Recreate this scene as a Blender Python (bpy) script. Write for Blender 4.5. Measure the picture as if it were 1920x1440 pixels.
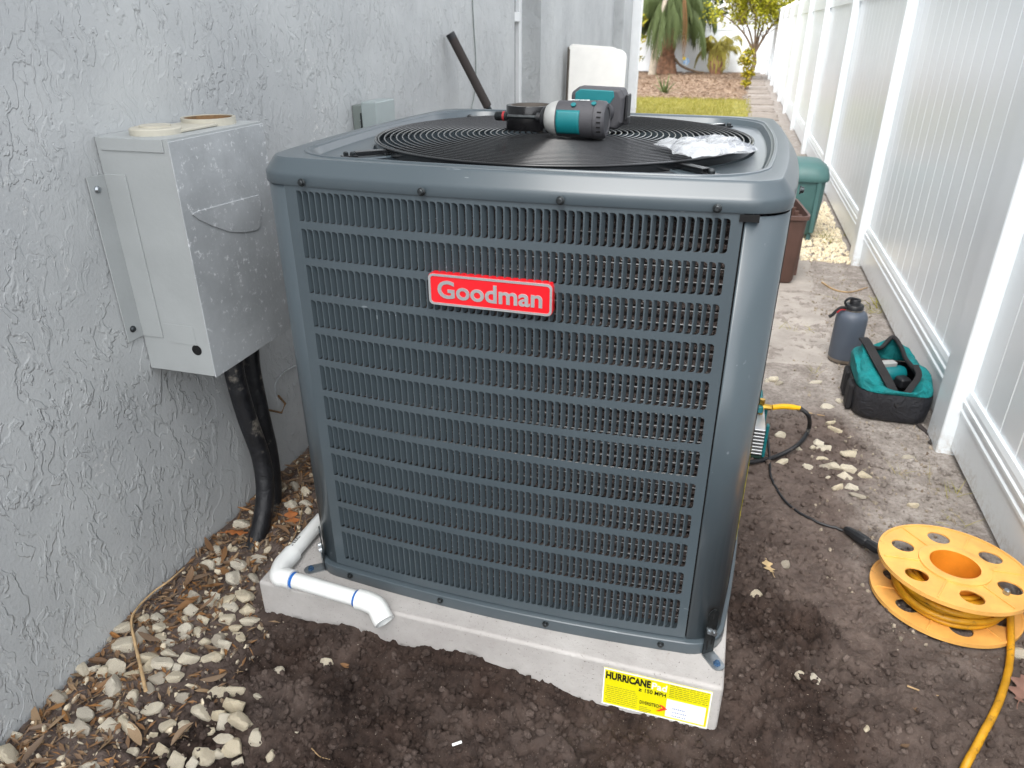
import bpy, bmesh, math, random
import numpy as np
from mathutils import Vector, Matrix
random.seed(7); rng = np.random.default_rng(7)
scn = bpy.context.scene
for o in list(bpy.data.objects): bpy.data.objects.remove(o)
col = scn.collection
R_ = math.radians

# ------------------------------------------------------------------ camera
FPX, CAM = 1350.1, np.array([.3133, -.9982, 1.0026])
YAW, PIT, ROL = -.2819, .4597, -.0025
def cam_axes():
    cy, sy, cp, sp = math.cos(YAW), math.sin(YAW), math.cos(PIT), math.sin(PIT)
    F = np.array([sy*cp, cy*cp, -sp]); Rt = np.array([cy, -sy, 0.]); U = np.cross(Rt, F)
    c, s = math.cos(ROL), math.sin(ROL)
    return np.array([c*Rt+s*U, -s*Rt+c*U, F])
AX = cam_axes()
cd = bpy.data.cameras.new('camera'); cam = bpy.data.objects.new('camera', cd); col.objects.link(cam)
cd.sensor_width = 36; cd.lens = FPX/1920*36; cd.clip_start = .02; cd.clip_end = 400
cam.matrix_world = Matrix([[AX[0][i], AX[1][i], -AX[2][i], CAM[i]] for i in range(3)]+[[0, 0, 0, 1]])
cd.dof.use_dof = True; cd.dof.focus_distance = 1.25; cd.dof.aperture_fstop = 9
scn.camera = cam
def at(x, y, z=None, X=None, Y=None):
    """photo pixel -> point on the plane z=, x= or y= (the surface the thing touches)"""
    ray = np.array([(x-960)/FPX, -(y-720)/FPX, 1]) @ AX
    t = (z-CAM[2])/ray[2] if z is not None else (X-CAM[0])/ray[0] if X is not None else (Y-CAM[1])/ray[1]
    return CAM+t*ray
def ppm(p): return FPX/float((np.array(p)-CAM) @ AX[2])

# ------------------------------------------------------------------ overcast light
SUN_EL, SUN_AZ = R_(56), R_(187)        # high, veiled sun from behind the camera, house side
w = bpy.data.worlds.new('World'); scn.world = w; w.use_nodes = True
nt = w.node_tree; bg = nt.nodes['Background']
sky = nt.nodes.new('ShaderNodeTexSky'); sky.sky_type = 'NISHITA'; sky.sun_disc = False
sky.sun_elevation = SUN_EL; sky.sun_rotation = SUN_AZ; sky.air_density = 1.0; sky.dust_density = 1.5; sky.ozone_density = 1.0
hs = nt.nodes.new('ShaderNodeHueSaturation'); hs.inputs['Saturation'].default_value = .16
nt.links.new(sky.outputs[0], hs.inputs['Color']); nt.links.new(hs.outputs[0], bg.inputs[0])
bg.inputs[1].default_value = .15
sl = bpy.data.lights.new('sun', 'SUN'); sl.energy = .9; sl.angle = R_(40); sl.color = (1, .96, .9)
so = bpy.data.objects.new('sun', sl); col.objects.link(so); so.location = (0, 0, 6)
sd = Vector((math.sin(SUN_AZ)*math.cos(SUN_EL), math.cos(SUN_AZ)*math.cos(SUN_EL), math.sin(SUN_EL)))
so.rotation_euler = sd.to_track_quat('Z', 'Y').to_euler()
scn.view_settings.view_transform = 'Standard'; scn.view_settings.look = 'None'
scn.view_settings.exposure = 1.74; scn.view_settings.gamma = 1
scn.render.engine = 'CYCLES'

# ------------------------------------------------------------------ materials
def s2l(*c): return tuple((v/255/12.92 if v/255 <= .04045 else ((v/255+.055)/1.055)**2.4) for v in c)+(1.,)
MC = {}
class NT:
    def __init__(s, name):
        s.m = bpy.data.materials.new(name); s.m.use_nodes = True; s.t = s.m.node_tree
        s.b = s.t.nodes['Principled BSDF']; s.tc = s.t.nodes.new('ShaderNodeTexCoord'); s.vec = s.tc.outputs['Object']
    def n(s, typ, **kw):
        nd = s.t.nodes.new(typ)
        for k, v in kw.items():
            if k in nd.inputs.keys(): s.put(nd.inputs[k], v)
            else: setattr(nd, k, v)
        return nd
    def put(s, inp, v):
        if isinstance(v, bpy.types.NodeSocket): s.t.links.new(v, inp)
        else: inp.default_value = v
    def noise(s, scale, detail=4, rough=.55, vec=None, dist=0):
        nd = s.n('ShaderNodeTexNoise', Scale=scale, Detail=detail, Roughness=rough, Distortion=dist)
        s.put(nd.inputs['Vector'], vec or s.vec); return nd.outputs['Fac']
    def mapv(s, scale=(1, 1, 1), rot=(0, 0, 0), vec=None):
        nd = s.n('ShaderNodeMapping'); nd.inputs['Scale'].default_value = scale; nd.inputs['Rotation'].default_value = rot
        s.put(nd.inputs['Vector'], vec or s.tc.outputs['Object']); return nd.outputs[0]
    def ramp(s, f, a, b, lo=0., hi=1.):
        nd = s.n('ShaderNodeMapRange', interpolation_type='SMOOTHSTEP'); s.put(nd.inputs['Value'], f)
        for k, v in (('From Min', a), ('From Max', b), ('To Min', lo), ('To Max', hi)): nd.inputs[k].default_value = v
        return nd.outputs[0]
    def mix(s, f, a, b, mode='MIX'):
        nd = s.n('ShaderNodeMix', data_type='RGBA', blend_type=mode)
        s.put(nd.inputs[0], f); s.put(nd.inputs[6], a); s.put(nd.inputs[7], b); return nd.outputs[2]
    def math(s, op, a, b=0.):
        nd = s.n('ShaderNodeMath', operation=op); s.put(nd.inputs[0], a); s.put(nd.inputs[1], b); return nd.outputs[0]
    def bump(s, h, dist=.002, strength=1., normal=None):
        nd = s.n('ShaderNodeBump', Strength=strength, Distance=dist); s.put(nd.inputs['Height'], h)
        if normal: s.put(nd.inputs['Normal'], normal)
        return nd.outputs[0]
    def set(s, **kw):
        for k, v in kw.items(): s.put(s.b.inputs[k.replace('_', ' ')], v)
        return s.m
def mat(name, c, rough=.5, metal=0., var=.12, vs=12., bump=0., bs=80., spec=.5, coat=0., dirt=None, dthr=.6, ds=6., trans=0., sub=0., world=False, wr=0.):
    if name in MC: return MC[name]
    n = NT(name)
    if world: n.vec = n.n('ShaderNodeNewGeometry').outputs['Position']
    f = n.noise(vs, 5, .6)
    dk = tuple(v*(1-var) for v in c[:3])+(1,); lt = tuple(min(1, v*(1+var)) for v in c[:3])+(1,)
    colr = n.mix(n.ramp(f, .3, .7), dk, lt); rg = n.ramp(f, .2, .8, rough*.85, min(1, rough*1.15))
    if dirt:
        d = n.ramp(n.noise(ds, 8, .7), dthr, dthr+.12); colr = n.mix(d, colr, dirt)
    n.set(Base_Color=colr, Roughness=rg, Metallic=metal, Specular_IOR_Level=spec, Coat_Weight=coat)
    if coat: n.b.inputs['Coat Roughness'].default_value = .08
    if trans: n.b.inputs['Transmission Weight'].default_value = trans
    if bump: n.set(Normal=n.bump(n.noise(bs, 5, .6), bump, 1., n.bump(n.noise(22, 3, .6, dist=1.5), wr, 1.) if wr else None))
    MC[name] = n.m; return n.m

def stucco():
    n = NT('stucco'); oc = n.tc.outputs['Object']
    warp = n.n('ShaderNodeTexNoise', Scale=9., Detail=3.); n.put(warp.inputs['Vector'], oc)
    ad = n.n('ShaderNodeVectorMath', operation='MULTIPLY_ADD'); n.put(ad.inputs[0], warp.outputs['Color'])
    ad.inputs[1].default_value = (.10, .10, .10); n.put(ad.inputs[2], oc); v = ad.outputs[0]
    st = n.mapv((1, 1, .40), (R_(16), 0, 0), vec=v)
    fine = n.noise(130, 3, .65)
    q = n.math('MULTIPLY', n.math('ADD', n.noise(11, 3, .55, st), n.math('MULTIPLY', fine, .055)), 7.)
    fr = n.math('FRACT', q); stair = n.math('ADD', n.math('FLOOR', q), n.ramp(fr, .0, .14)); lip = n.ramp(fr, .06, .26, 1., 0.)
    area = n.ramp(n.noise(3.4, 2, .5), .34, .58, .32, 1.)
    sm_ = n.ramp(n.noise(48, 3, .6, st), .56, .60)
    h = n.math('ADD', n.math('MULTIPLY', lip, .55), n.math('MULTIPLY', stair, .10))
    h = n.math('ADD', n.math('MULTIPLY', n.math('ADD', h, n.math('MULTIPLY', sm_, .55)), area), n.math('MULTIPLY', fine, .30))
    nr = n.bump(h, .0038, .9, n.bump(n.noise(2.2, 2, .5), .02, .5))
    base = n.mix(n.ramp(n.noise(3, 4, .6), .3, .7), s2l(168, 171, 172), s2l(182, 185, 185))
    # chalky salt bloom patches and weathered freckles
    bl = n.math('MULTIPLY', n.ramp(n.noise(70, 3, .75), .56, .66), n.ramp(n.noise(5.5, 3, .6), .57, .68))
    base = n.mix(n.math('MULTIPLY', bl, .8), base, s2l(222, 222, 218))
    # splash-dirt band near the soil: stain with its own ragged outline
    sp = n.n('ShaderNodeSeparateXYZ'); n.put(sp.inputs[0], oc)
    low = n.ramp(n.math('ADD', sp.outputs[2], n.math('MULTIPLY', n.noise(9, 5, .6), .12)), -.03, .07, 1., 0.)
    base = n.mix(n.math('MULTIPLY', low, .55), base, s2l(198, 198, 192))
    MC['stucco'] = n.set(Base_Color=base, Roughness=.75, Specular_IOR_Level=.35, Normal=nr); return n.m
stucco()

def unit_paint():
    n = NT('slate_paint'); f = n.noise(5, 4)
    c = n.mix(n.ramp(f, .3, .7), s2l(69, 79, 85), s2l(73, 83, 89))
    dust = n.ramp(n.noise(420, 2, .5), .70, .76)
    c = n.mix(n.math('MULTIPLY', dust, .04), c, s2l(190, 195, 196))
    sm = .30
    sc_ = n.ramp(n.noise(30, 1, .5, n.mapv((1, 9, 3), (.3, .2, .7))), .74, .755, 0., .3)
    c = n.mix(n.math('MULTIPLY', sc_, n.ramp(n.noise(7, 2, .5), .56, .62)), c, s2l(170, 178, 184))
    MC['paint'] = n.set(Base_Color=c, Roughness=sm, Specular_IOR_Level=.5, Coat_Weight=.18)
    n.b.inputs['Coat Roughness'].default_value = .16
unit_paint()

def concrete(name, lo, hi, stain, rough=.85):
    n = NT(name); f = n.noise(6, 8, .65)
    c = n.mix(n.ramp(f, .3, .7), lo, hi)
    c = n.mix(n.math('MULTIPLY', n.ramp(n.noise(11, 6, .7, dist=1.2), .60, .74), .55), c, stain)
    por = n.ramp(n.noise(260, 3, .6), .30, .36)
    c = n.mix(por, s2l(120, 116, 110), c)
    MC[name] = n.set(Base_Color=c, Roughness=rough, Normal=n.bump(n.math('ADD', n.noise(150, 5, .65), n.math('MULTIPLY', por, .6)), .0018, .7))
concrete('pad_concrete', s2l(160, 156, 153), s2l(180, 177, 174), s2l(142, 126, 112))
concrete('slab_concrete', s2l(150, 143, 136), s2l(178, 170, 162), s2l(124, 110, 100))

concrete('old_slab', s2l(128, 119, 111), s2l(152, 142, 133), s2l(104, 90, 80))

def soil():
    n = NT('soil')
    aw = n.n('ShaderNodeAttribute', attribute_name='wet').outputs['Fac']; asd = n.n('ShaderNodeAttribute', attribute_name='sand').outputs['Fac']
    f1 = n.noise(14, 5, .7); f2 = n.noise(90, 4, .7); f3 = n.noise(420, 1, .6)
    dry = n.mix(n.ramp(f1, .3, .7), s2l(92, 81, 76), s2l(120, 107, 100))
    wet = n.mix(n.ramp(f1, .3, .7), s2l(36, 28, 25), s2l(66, 53, 47))
    sand = n.mix(n.ramp(f1, .32, .68), s2l(146, 138, 131), s2l(182, 174, 167))
    aw = n.math('MULTIPLY', aw, n.ramp(n.noise(5, 4, .6), .28, .58, .45, 1.))
    c = n.mix(aw, dry, wet); c = n.mix(asd, c, sand)
    c = n.mix(n.ramp(f2, .42, .68, 0., .40), c, s2l(76, 62, 55))
    c = n.mix(n.ramp(f3, .72, .78, 0., .4), c, s2l(186, 172, 158))
    c = n.mix(n.math('MULTIPLY', n.ramp(n.noise(230, 2, .5), .73, .76), .5), c, s2l(200, 188, 172))
    h = n.noise(110, 5, .8)
    MC['soil'] = n.set(Base_Color=c, Roughness=.95, Specular_IOR_Level=.2, Normal=n.bump(h, .008, .8))
soil()

def limestone():
    n = NT('limestone'); oi = n.n('ShaderNodeObjectInfo')
    f = n.noise(30, 7, .7); base = n.mix(oi.outputs['Random'], s2l(238, 222, 188), s2l(244, 237, 220))
    base = n.mix(n.ramp(f, .42, .62, 0., .5), base, s2l(240, 234, 220))
    base = n.mix(n.ramp(n.noise(22, 6, .75), .54, .66, 0., .6), base, s2l(140, 120, 96))
    gm = n.ramp(oi.outputs['Random'], .80, .97, 0., .6); base = n.mix(gm, base, s2l(150, 136, 118))
    pit = n.ramp(n.noise(130, 4, .6), .33, .42, .0, 1.)
    base = n.mix(pit, s2l(120, 104, 84), base)
    MC['limestone'] = n.set(Base_Color=base, Roughness=.9, Specular_IOR_Level=.25, Normal=n.bump(n.math('ADD', n.noise(75, 6, .7), n.math('MULTIPLY', pit, .5)), .006, .8))
limestone()
mat('grit', s2l(150, 139, 124), .9, var=.35, vs=30, bump=.004, bs=90, dirt=s2l(112, 96, 82), dthr=.55, ds=20)

def leafmat(name, cols, rough=.6):
    n = NT(name); oi = n.n('ShaderNodeObjectInfo'); at_ = n.n('ShaderNodeAttribute', attribute_name='tint').outputs['Fac']
    r = n.math('FRACT', n.math('ADD', oi.outputs['Random'], at_))
    cr = n.n('ShaderNodeValToRGB'); n.put(cr.inputs[0], r)
    while len(cr.color_ramp.elements) < len(cols): cr.color_ramp.elements.new(.5)
    for i, c in enumerate(cols): cr.color_ramp.elements[i].position = i/(len(cols)-1); cr.color_ramp.elements[i].color = c
    c = n.mix(n.ramp(n.noise(60, 4, .6), .35, .7, 0., .35), cr.outputs[0], tuple(v*.45 for v in cols[0][:3])+(1,))
    MC[name] = n.set(Base_Color=c, Roughness=rough, Specular_IOR_Level=.3); return n.m
mat('chip', s2l(206, 194, 170), .9, var=.3, vs=25, dirt=s2l(132, 114, 94), dthr=.5, ds=30)
leafmat('dry_leaf', [s2l(96, 76, 58), s2l(128, 102, 78), s2l(158, 134, 104), s2l(116, 98, 82), s2l(160, 114, 66), s2l(104, 80, 60)])
leafmat('bark_chip', [s2l(124, 102, 84), s2l(156, 134, 114), s2l(178, 158, 136), s2l(140, 116, 92)])
leafmat('grass', [s2l(126, 128, 48), s2l(156, 150, 66), s2l(178, 166, 92), s2l(140, 140, 46)])
leafmat('palm_leaf', [s2l(66, 82, 48), s2l(88, 104, 62), s2l(104, 116, 76)])
leafmat('bright_leaf', [s2l(124, 132, 24), s2l(156, 158, 30), s2l(182, 176, 50), s2l(106, 120, 30)])
leafmat('dark_leaf', [s2l(48, 66, 32), s2l(70, 88, 40), s2l(92, 104, 52)])
leafmat('dead_frond', [s2l(150, 116, 74), s2l(178, 146, 100), s2l(132, 100, 66)])
leafmat('agave_leaf', [s2l(84, 104, 62), s2l(112, 128, 78)])
leafmat('croton_leaf', [s2l(70, 100, 34), s2l(190, 170, 40), s2l(90, 120, 40)])

def vinyl():
    n = NT('vinyl'); n.vec = n.n('ShaderNodeNewGeometry').outputs['Position']
    sp = n.n('ShaderNodeSeparateXYZ'); n.put(sp.inputs[0], n.vec)
    up = n.math('ADD', sp.outputs[2], n.math('MULTIPLY', n.noise(22, 4, .7), .13))
    spl = n.math('MULTIPLY', n.ramp(up, -.02, .09, 1., 0.), n.ramp(n.noise(60, 4, .7), .40, .66))
    c = n.mix(n.ramp(n.noise(1.3, 3, .6), .3, .7), s2l(236, 242, 246), s2l(243, 248, 251))
    c = n.mix(n.math('MULTIPLY', spl, .55), c, s2l(176, 164, 148))
    c = n.mix(n.math('MULTIPLY', n.ramp(n.noise(34, 5, .75), .66, .72), .18), c, s2l(190, 190, 180))
    MC['vinyl'] = n.set(Base_Color=c, Roughness=.27)
vinyl()
mat('steel_grey', s2l(168, 172, 174), .45, .0, var=.14, vs=9, dirt=s2l(214, 217, 218), dthr=.56, ds=75, bump=.0006, bs=150)
mat('paint_grey', s2l(164, 168, 168), .5, var=.05, vs=8, bump=.0005, bs=120, dirt=s2l(212, 214, 212), dthr=.68, ds=60)
mat('disconnect_grey', s2l(150, 160, 160), .45, var=.05); mat('disconnect_dark', s2l(116, 124, 120), .5, var=.06)
mat('old_pvc', s2l(182, 178, 164), .5, var=.1, dirt=s2l(110, 96, 76), dthr=.62, ds=50)
mat('rust', s2l(122, 96, 68), .9, var=.3, vs=60)
mat('black_plastic', s2l(30, 31, 34), .45, var=.15); mat('black_wire', s2l(18, 19, 21), .2, var=.1, coat=.3)
mat('hole_dark', s2l(10, 10, 11), .9); mat('black_rubber', s2l(24, 25, 29), .55, var=.3, vs=30, dirt=s2l(128, 122, 112), dthr=.57, ds=15, bump=.001, bs=60, wr=.004)
mat('foam_grip', s2l(54, 48, 46), .85, var=.12, bump=.0006, bs=300)
mat('anchor_blue', s2l(66, 96, 128), .4, .6); mat('pvc', s2l(226, 228, 226), .3, var=.03, coat=.2); mat('pvc_primer', s2l(20, 96, 176), .4)
mat('coil_tube', s2l(120, 120, 120), .4, .6, var=.5, vs=90); mat('zinc', s2l(168, 174, 178), .32, .9, var=.2, vs=60); mat('dark_zinc', s2l(60, 64, 66), .4, .8, var=.25, vs=120)
mat('silver', s2l(190, 192, 194), .35, .6, var=.05); mat('badge_red', s2l(226, 22, 34), .3, var=.04, coat=.4)
mat('sticker_yellow', s2l(222, 214, 16), .35, var=.04); mat('print_black', s2l(22, 22, 20), .5); mat('print_white', s2l(236, 238, 236), .4)
mat('print_red', s2l(222, 60, 36), .5); mat('print_grey', s2l(150, 144, 36), .5); mat('print_blue', s2l(150, 160, 196), .5)
mat('teal', s2l(8, 106, 112), .45, var=.1, dirt=s2l(40, 48, 48), dthr=.70, ds=40); mat('tool_grey', s2l(66, 66, 70), .6, var=.15, bump=.0003, bs=400)
mat('tool_silver', s2l(176, 178, 176), .45, .3, var=.1, dirt=s2l(70, 66, 62), dthr=.64, ds=50)
mat('teal_cloth', s2l(0, 118, 120), .85, var=.18, vs=20, bump=.0006, bs=500, wr=.012); mat('black_cloth', s2l(28, 27, 29), .8, var=.2, vs=25, bump=.0008, bs=350)
mat('black_leather', s2l(36, 37, 42), .5, var=.2, vs=14, bump=.0012, bs=120, dirt=s2l(96, 88, 82), dthr=.66, ds=12, wr=.006)
mat('bottle_blue', s2l(78, 86, 98), .5, var=.05, bump=.0002, bs=600); mat('steel', s2l(150, 140, 130), .35, .9)
mat('red_cord', s2l(150, 30, 36), .7); mat('brass', s2l(196, 158, 72), .3, .9); mat('hose_yellow', s2l(238, 182, 10), .45)
mat('reel_orange', s2l(234, 176, 94), .42, var=.14, vs=14, dirt=s2l(128, 84, 46), dthr=.635, ds=20)
mat('cord_yellow', s2l(196, 142, 22), .5, var=.2, vs=30, dirt=s2l(78, 58, 36), dthr=.56, ds=40)
mat('bin_green', s2l(70, 106, 104), .5, var=.08, sub=.1); mat('bin_brown', s2l(88, 64, 56), .55, var=.12, dirt=s2l(150, 136, 126), dthr=.66)
mat('white_board', s2l(246, 244, 238), .5, var=.03, dirt=s2l(170, 160, 146), dthr=.72, ds=20); mat('board_edge', s2l(90, 84, 76), .8)
mat('bark', s2l(112, 94, 76), .95, var=.35, vs=30, bump=.01, bs=25); mat('pale_bark', s2l(176, 166, 150), .9, var=.2, vs=20, bump=.004, bs=40)
mat('palm_boot', s2l(142, 108, 86), .95, var=.35, vs=14, bump=.01, bs=40)
mat('glass', s2l(70, 78, 80), .08, var=.05, spec=.6); mat('trim_white', s2l(232, 234, 234), .4, var=.03)
mat('tan_twig', s2l(176, 148, 110), .85, var=.25, vs=50); mat('roof_shingle', s2l(96, 92, 88), .9, var=.25, vs=30, bump=.004, bs=40)
mat('fan_black', s2l(36, 38, 42), .4, var=.1); mat('interior', s2l(28, 28, 30), .7)
mat('tape_black', s2l(20, 20, 22), .22, var=.1, vs=60); mat('cardboard', s2l(96, 90, 84), .85)
mat('mulch', s2l(144, 120, 100), .95, var=.25, vs=9, bump=.02, bs=14, dirt=s2l(176, 156, 136), dthr=.52, ds=5)
mat('lawn_base', s2l(140, 134, 66), .95, var=.25, vs=5); mat('green_dark', s2l(30, 60, 50), .6)
def coilmat():
    n = NT('coil'); st = n.mapv((60, 60, 900)); f = n.noise(1, 2, .5, n.mapv((900, 900, 40)))
    g = n.noise(260, 3, .8)
    c = n.mix(n.ramp(f, .35, .65), s2l(52, 44, 43), s2l(98, 88, 84)); c = n.mix(n.ramp(g, .62, .69), c, s2l(190, 190, 190))  # pale specks painted into the colour as glints on the fins
    MC['coil'] = n.set(Base_Color=c, Roughness=.35, Metallic=.7, Normal=n.bump(g, .003, .8))
coilmat()
def plastic_film():
    n = NT('plastic_film'); f = n.noise(40, 5, .7)
    c = n.mix(n.ramp(n.noise(26, 3, .5), .58, .64, 0., .6), s2l(226, 230, 234), s2l(140, 148, 166))
    MC['film'] = n.set(Base_Color=c, Roughness=.12, Alpha=.38, Specular_IOR_Level=.9, Normal=n.bump(f, .006, .7))
plastic_film()

# ------------------------------------------------------------------ mesh helpers
class MB:
    def __init__(s): s.v = []; s.f = []
    def add(s, vs, fs):
        o = len(s.v); s.v += [tuple(map(float, p)) for p in vs]; s.f += [tuple(i+o for i in f) for f in fs]; return s
    def box(s, x0, x1, y0, y1, z0, z1):
        return s.add([(x, y, z) for z in (z0, z1) for y in (y0, y1) for x in (x0, x1)],
                     [(0, 2, 3, 1), (4, 5, 7, 6), (0, 1, 5, 4), (1, 3, 7, 5), (3, 2, 6, 7), (2, 0, 4, 6)])
    def cbox(s, c, d, M=None):
        b = MB().box(-d[0]/2, d[0]/2, -d[1]/2, d[1]/2, -d[2]/2, d[2]/2)
        M = M or Matrix.Identity(3)
        return s.add([Vector(c)+M @ Vector(p) for p in b.v], b.f)
    def loft(s, rings, cap0=True, cap1=True, closed=True):
        n = len(rings[0]); vs = [p for r in rings for p in r]; fs = []
        for k in range(len(rings)-1):
            for i in range(n if closed else n-1):
                j = (i+1) % n; fs.append((k*n+i, k*n+j, (k+1)*n+j, (k+1)*n+i))
        if cap0: fs.append(tuple(range(n))[::-1])
        if cap1: fs.append(tuple((len(rings)-1)*n+i for i in range(n)))
        return s.add(vs, fs)
    def lathe(s, prof, n=32, c=(0, 0, 0), cap0=False, cap1=False):
        return s.loft([[(c[0]+r*math.cos(2*math.pi*i/n), c[1]+r*math.sin(2*math.pi*i/n), c[2]+z) for i in range(n)] for r, z in prof], cap0, cap1)
    def tube(s, path, r, n=10, caps=True, closed=False):
        P = [Vector(p) for p in path]; L = len(P); rings = []; up = None
        for i in range(L):
            a = P[(i-1) % L] if (closed or i > 0) else P[i]; b = P[(i+1) % L] if (closed or i < L-1) else P[i]
            t = (b-a).normalized()
            if up is None: up = Vector((0, 0, 1)) if abs(t.z) < .9 else Vector((1, 0, 0))
            x = t.cross(up).normalized(); up = x.cross(t).normalized()
            rr = r(i/(L-1)) if callable(r) else r
            rings.append([P[i]+rr*(math.cos(2*math.pi*k/n)*x+math.sin(2*math.pi*k/n)*up) for k in range(n)])
        if closed: rings.append(rings[0]); return s.loft(rings, False, False)
        return s.loft(rings, caps, caps)
    def prism(s, poly, y0, y1):      # polygon in x,z extruded along y
        n = len(poly); return s.loft([[(p[0], y0, p[1]) for p in poly], [(p[0], y1, p[1]) for p in poly]])
    def xf(s, M): s.v = [tuple(M @ Vector(p)) for p in s.v]; return s
    def mesh(s, name, smooth=35, weld=0.):
        me = bpy.data.meshes.new(name); me.from_pydata(s.v, [], s.f); me.update()
        bm = bmesh.new(); bm.from_mesh(me)
        if weld: bmesh.ops.remove_doubles(bm, verts=bm.verts, dist=weld)
        bmesh.ops.recalc_face_normals(bm, faces=bm.faces); bm.to_mesh(me); bm.free()
        if smooth:
            me.polygons.foreach_set('use_smooth', [True]*len(me.polygons)); me.set_sharp_from_angle(angle=R_(smooth))
        return me
    def build(s, name, m, parent=None, smooth=35, bevel=0., solid=0., sub=0, seg=2, weld=0.):
        return put(name, s.mesh(name, smooth, weld), m, parent, bevel, solid, sub, seg)
def put(name, me, m, parent=None, bevel=0., solid=0., sub=0, seg=2, loc=None, rot=None):
    if m and not me.materials: me.materials.append(MC[m])
    o = bpy.data.objects.new(name, me); col.objects.link(o); o.parent = parent
    if loc is not None: o.location = loc
    if rot is not None: o.rotation_euler = rot
    if solid: md = o.modifiers.new('s', 'SOLIDIFY'); md.thickness = solid; md.offset = -1
    if bevel: md = o.modifiers.new('b', 'BEVEL'); md.width = bevel; md.segments = seg; md.limit_method = 'ANGLE'; md.angle_limit = R_(40); md.harden_normals = True
    if sub: md = o.modifiers.new('u', 'SUBSURF'); md.levels = sub; md.render_levels = sub
    return o
def tag(o, label=None, cat=None, group=None, kind=None):
    for k, v in (('label', label), ('category', cat), ('group', group), ('kind', kind)):
        if v: o[k] = v
    return o
def thing(name, label, cat, loc=(0, 0, 0), rz=0., group=None):
    o = bpy.data.objects.new(name, None); col.objects.link(o); o.location = loc; o.rotation_euler = (0, 0, rz)
    return tag(o, label, cat, group)
def spline(pts, n=8):
    P = [np.array(p, float) for p in pts]; P = [2*P[0]-P[1]]+P+[2*P[-1]-P[-2]]; out = []
    for i in range(1, len(P)-2):
        for k in range(n):
            t = k/n; a, b, c, d = P[i-1:i+3]
            out.append(.5*((2*b)+(c-a)*t+(2*a-5*b+4*c-d)*t*t+(3*b-a-3*c+d)*t**3))
    out.append(P[-2]); return out
def text(s_, w_, h_=None, bold=.0, depth=.0006, shear=0.):
    """raised lettering as a mesh in x (right), z (up), facing -y, lower left at the origin, w_ wide"""
    cu = bpy.data.curves.new('t', 'FONT'); cu.body = s_; cu.offset = bold; cu.shear = shear; cu.resolution_u = 4
    o = bpy.data.objects.new('t', cu); col.objects.link(o); dg = bpy.context.evaluated_depsgraph_get()
    me = bpy.data.meshes.new_from_object(o.evaluated_get(dg)); V = np.array([v.co[:] for v in me.vertices]); F = [tuple(p.vertices) for p in me.polygons]
    bpy.data.objects.remove(o); bpy.data.curves.remove(cu); bpy.data.meshes.remove(me)
    lo, hi = V.min(0), V.max(0); k = w_/(hi[0]-lo[0]); kz = h_/(hi[1]-lo[1]) if h_ else k
    b = MB().add([((v[0]-lo[0])*k, 0, (v[1]-lo[1])*kz) for v in V], F)
    me = b.mesh('lettering', 0); bm = bmesh.new(); bm.from_mesh(me)
    r = bmesh.ops.extrude_face_region(bm, geom=bm.faces[:])
    for v in r['geom']:
        if isinstance(v, bmesh.types.BMVert): v.co.y -= depth
    bmesh.ops.recalc_face_normals(bm, faces=bm.faces); bm.to_mesh(me); bm.free(); return me
# value noise in numpy
_T = rng.random((256, 256))
def vnoise(x, y):
    xi, yi = np.floor(x).astype(int), np.floor(y).astype(int); fx, fy = x-xi, y-yi; fx = fx*fx*(3-2*fx); fy = fy*fy*(3-2*fy)
    g = lambda a, b: _T[a & 255, b & 255]
    return (g(xi, yi)*(1-fx)+g(xi+1, yi)*fx)*(1-fy)+(g(xi, yi+1)*(1-fx)+g(xi+1, yi+1)*fx)*fy
def fbm(x, y, s, o=5, g=.5):
    r, a, t = 0, 1., 0
    for k in range(o): r = r+a*(vnoise(x*s+17*k, y*s+31*k)-.5); t += a; a *= g; s *= 2.03
    return r/t
def sm(x, a, b): t = np.clip((x-a)/(b-a), 0, 1); return t*t*(3-2*t)

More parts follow.
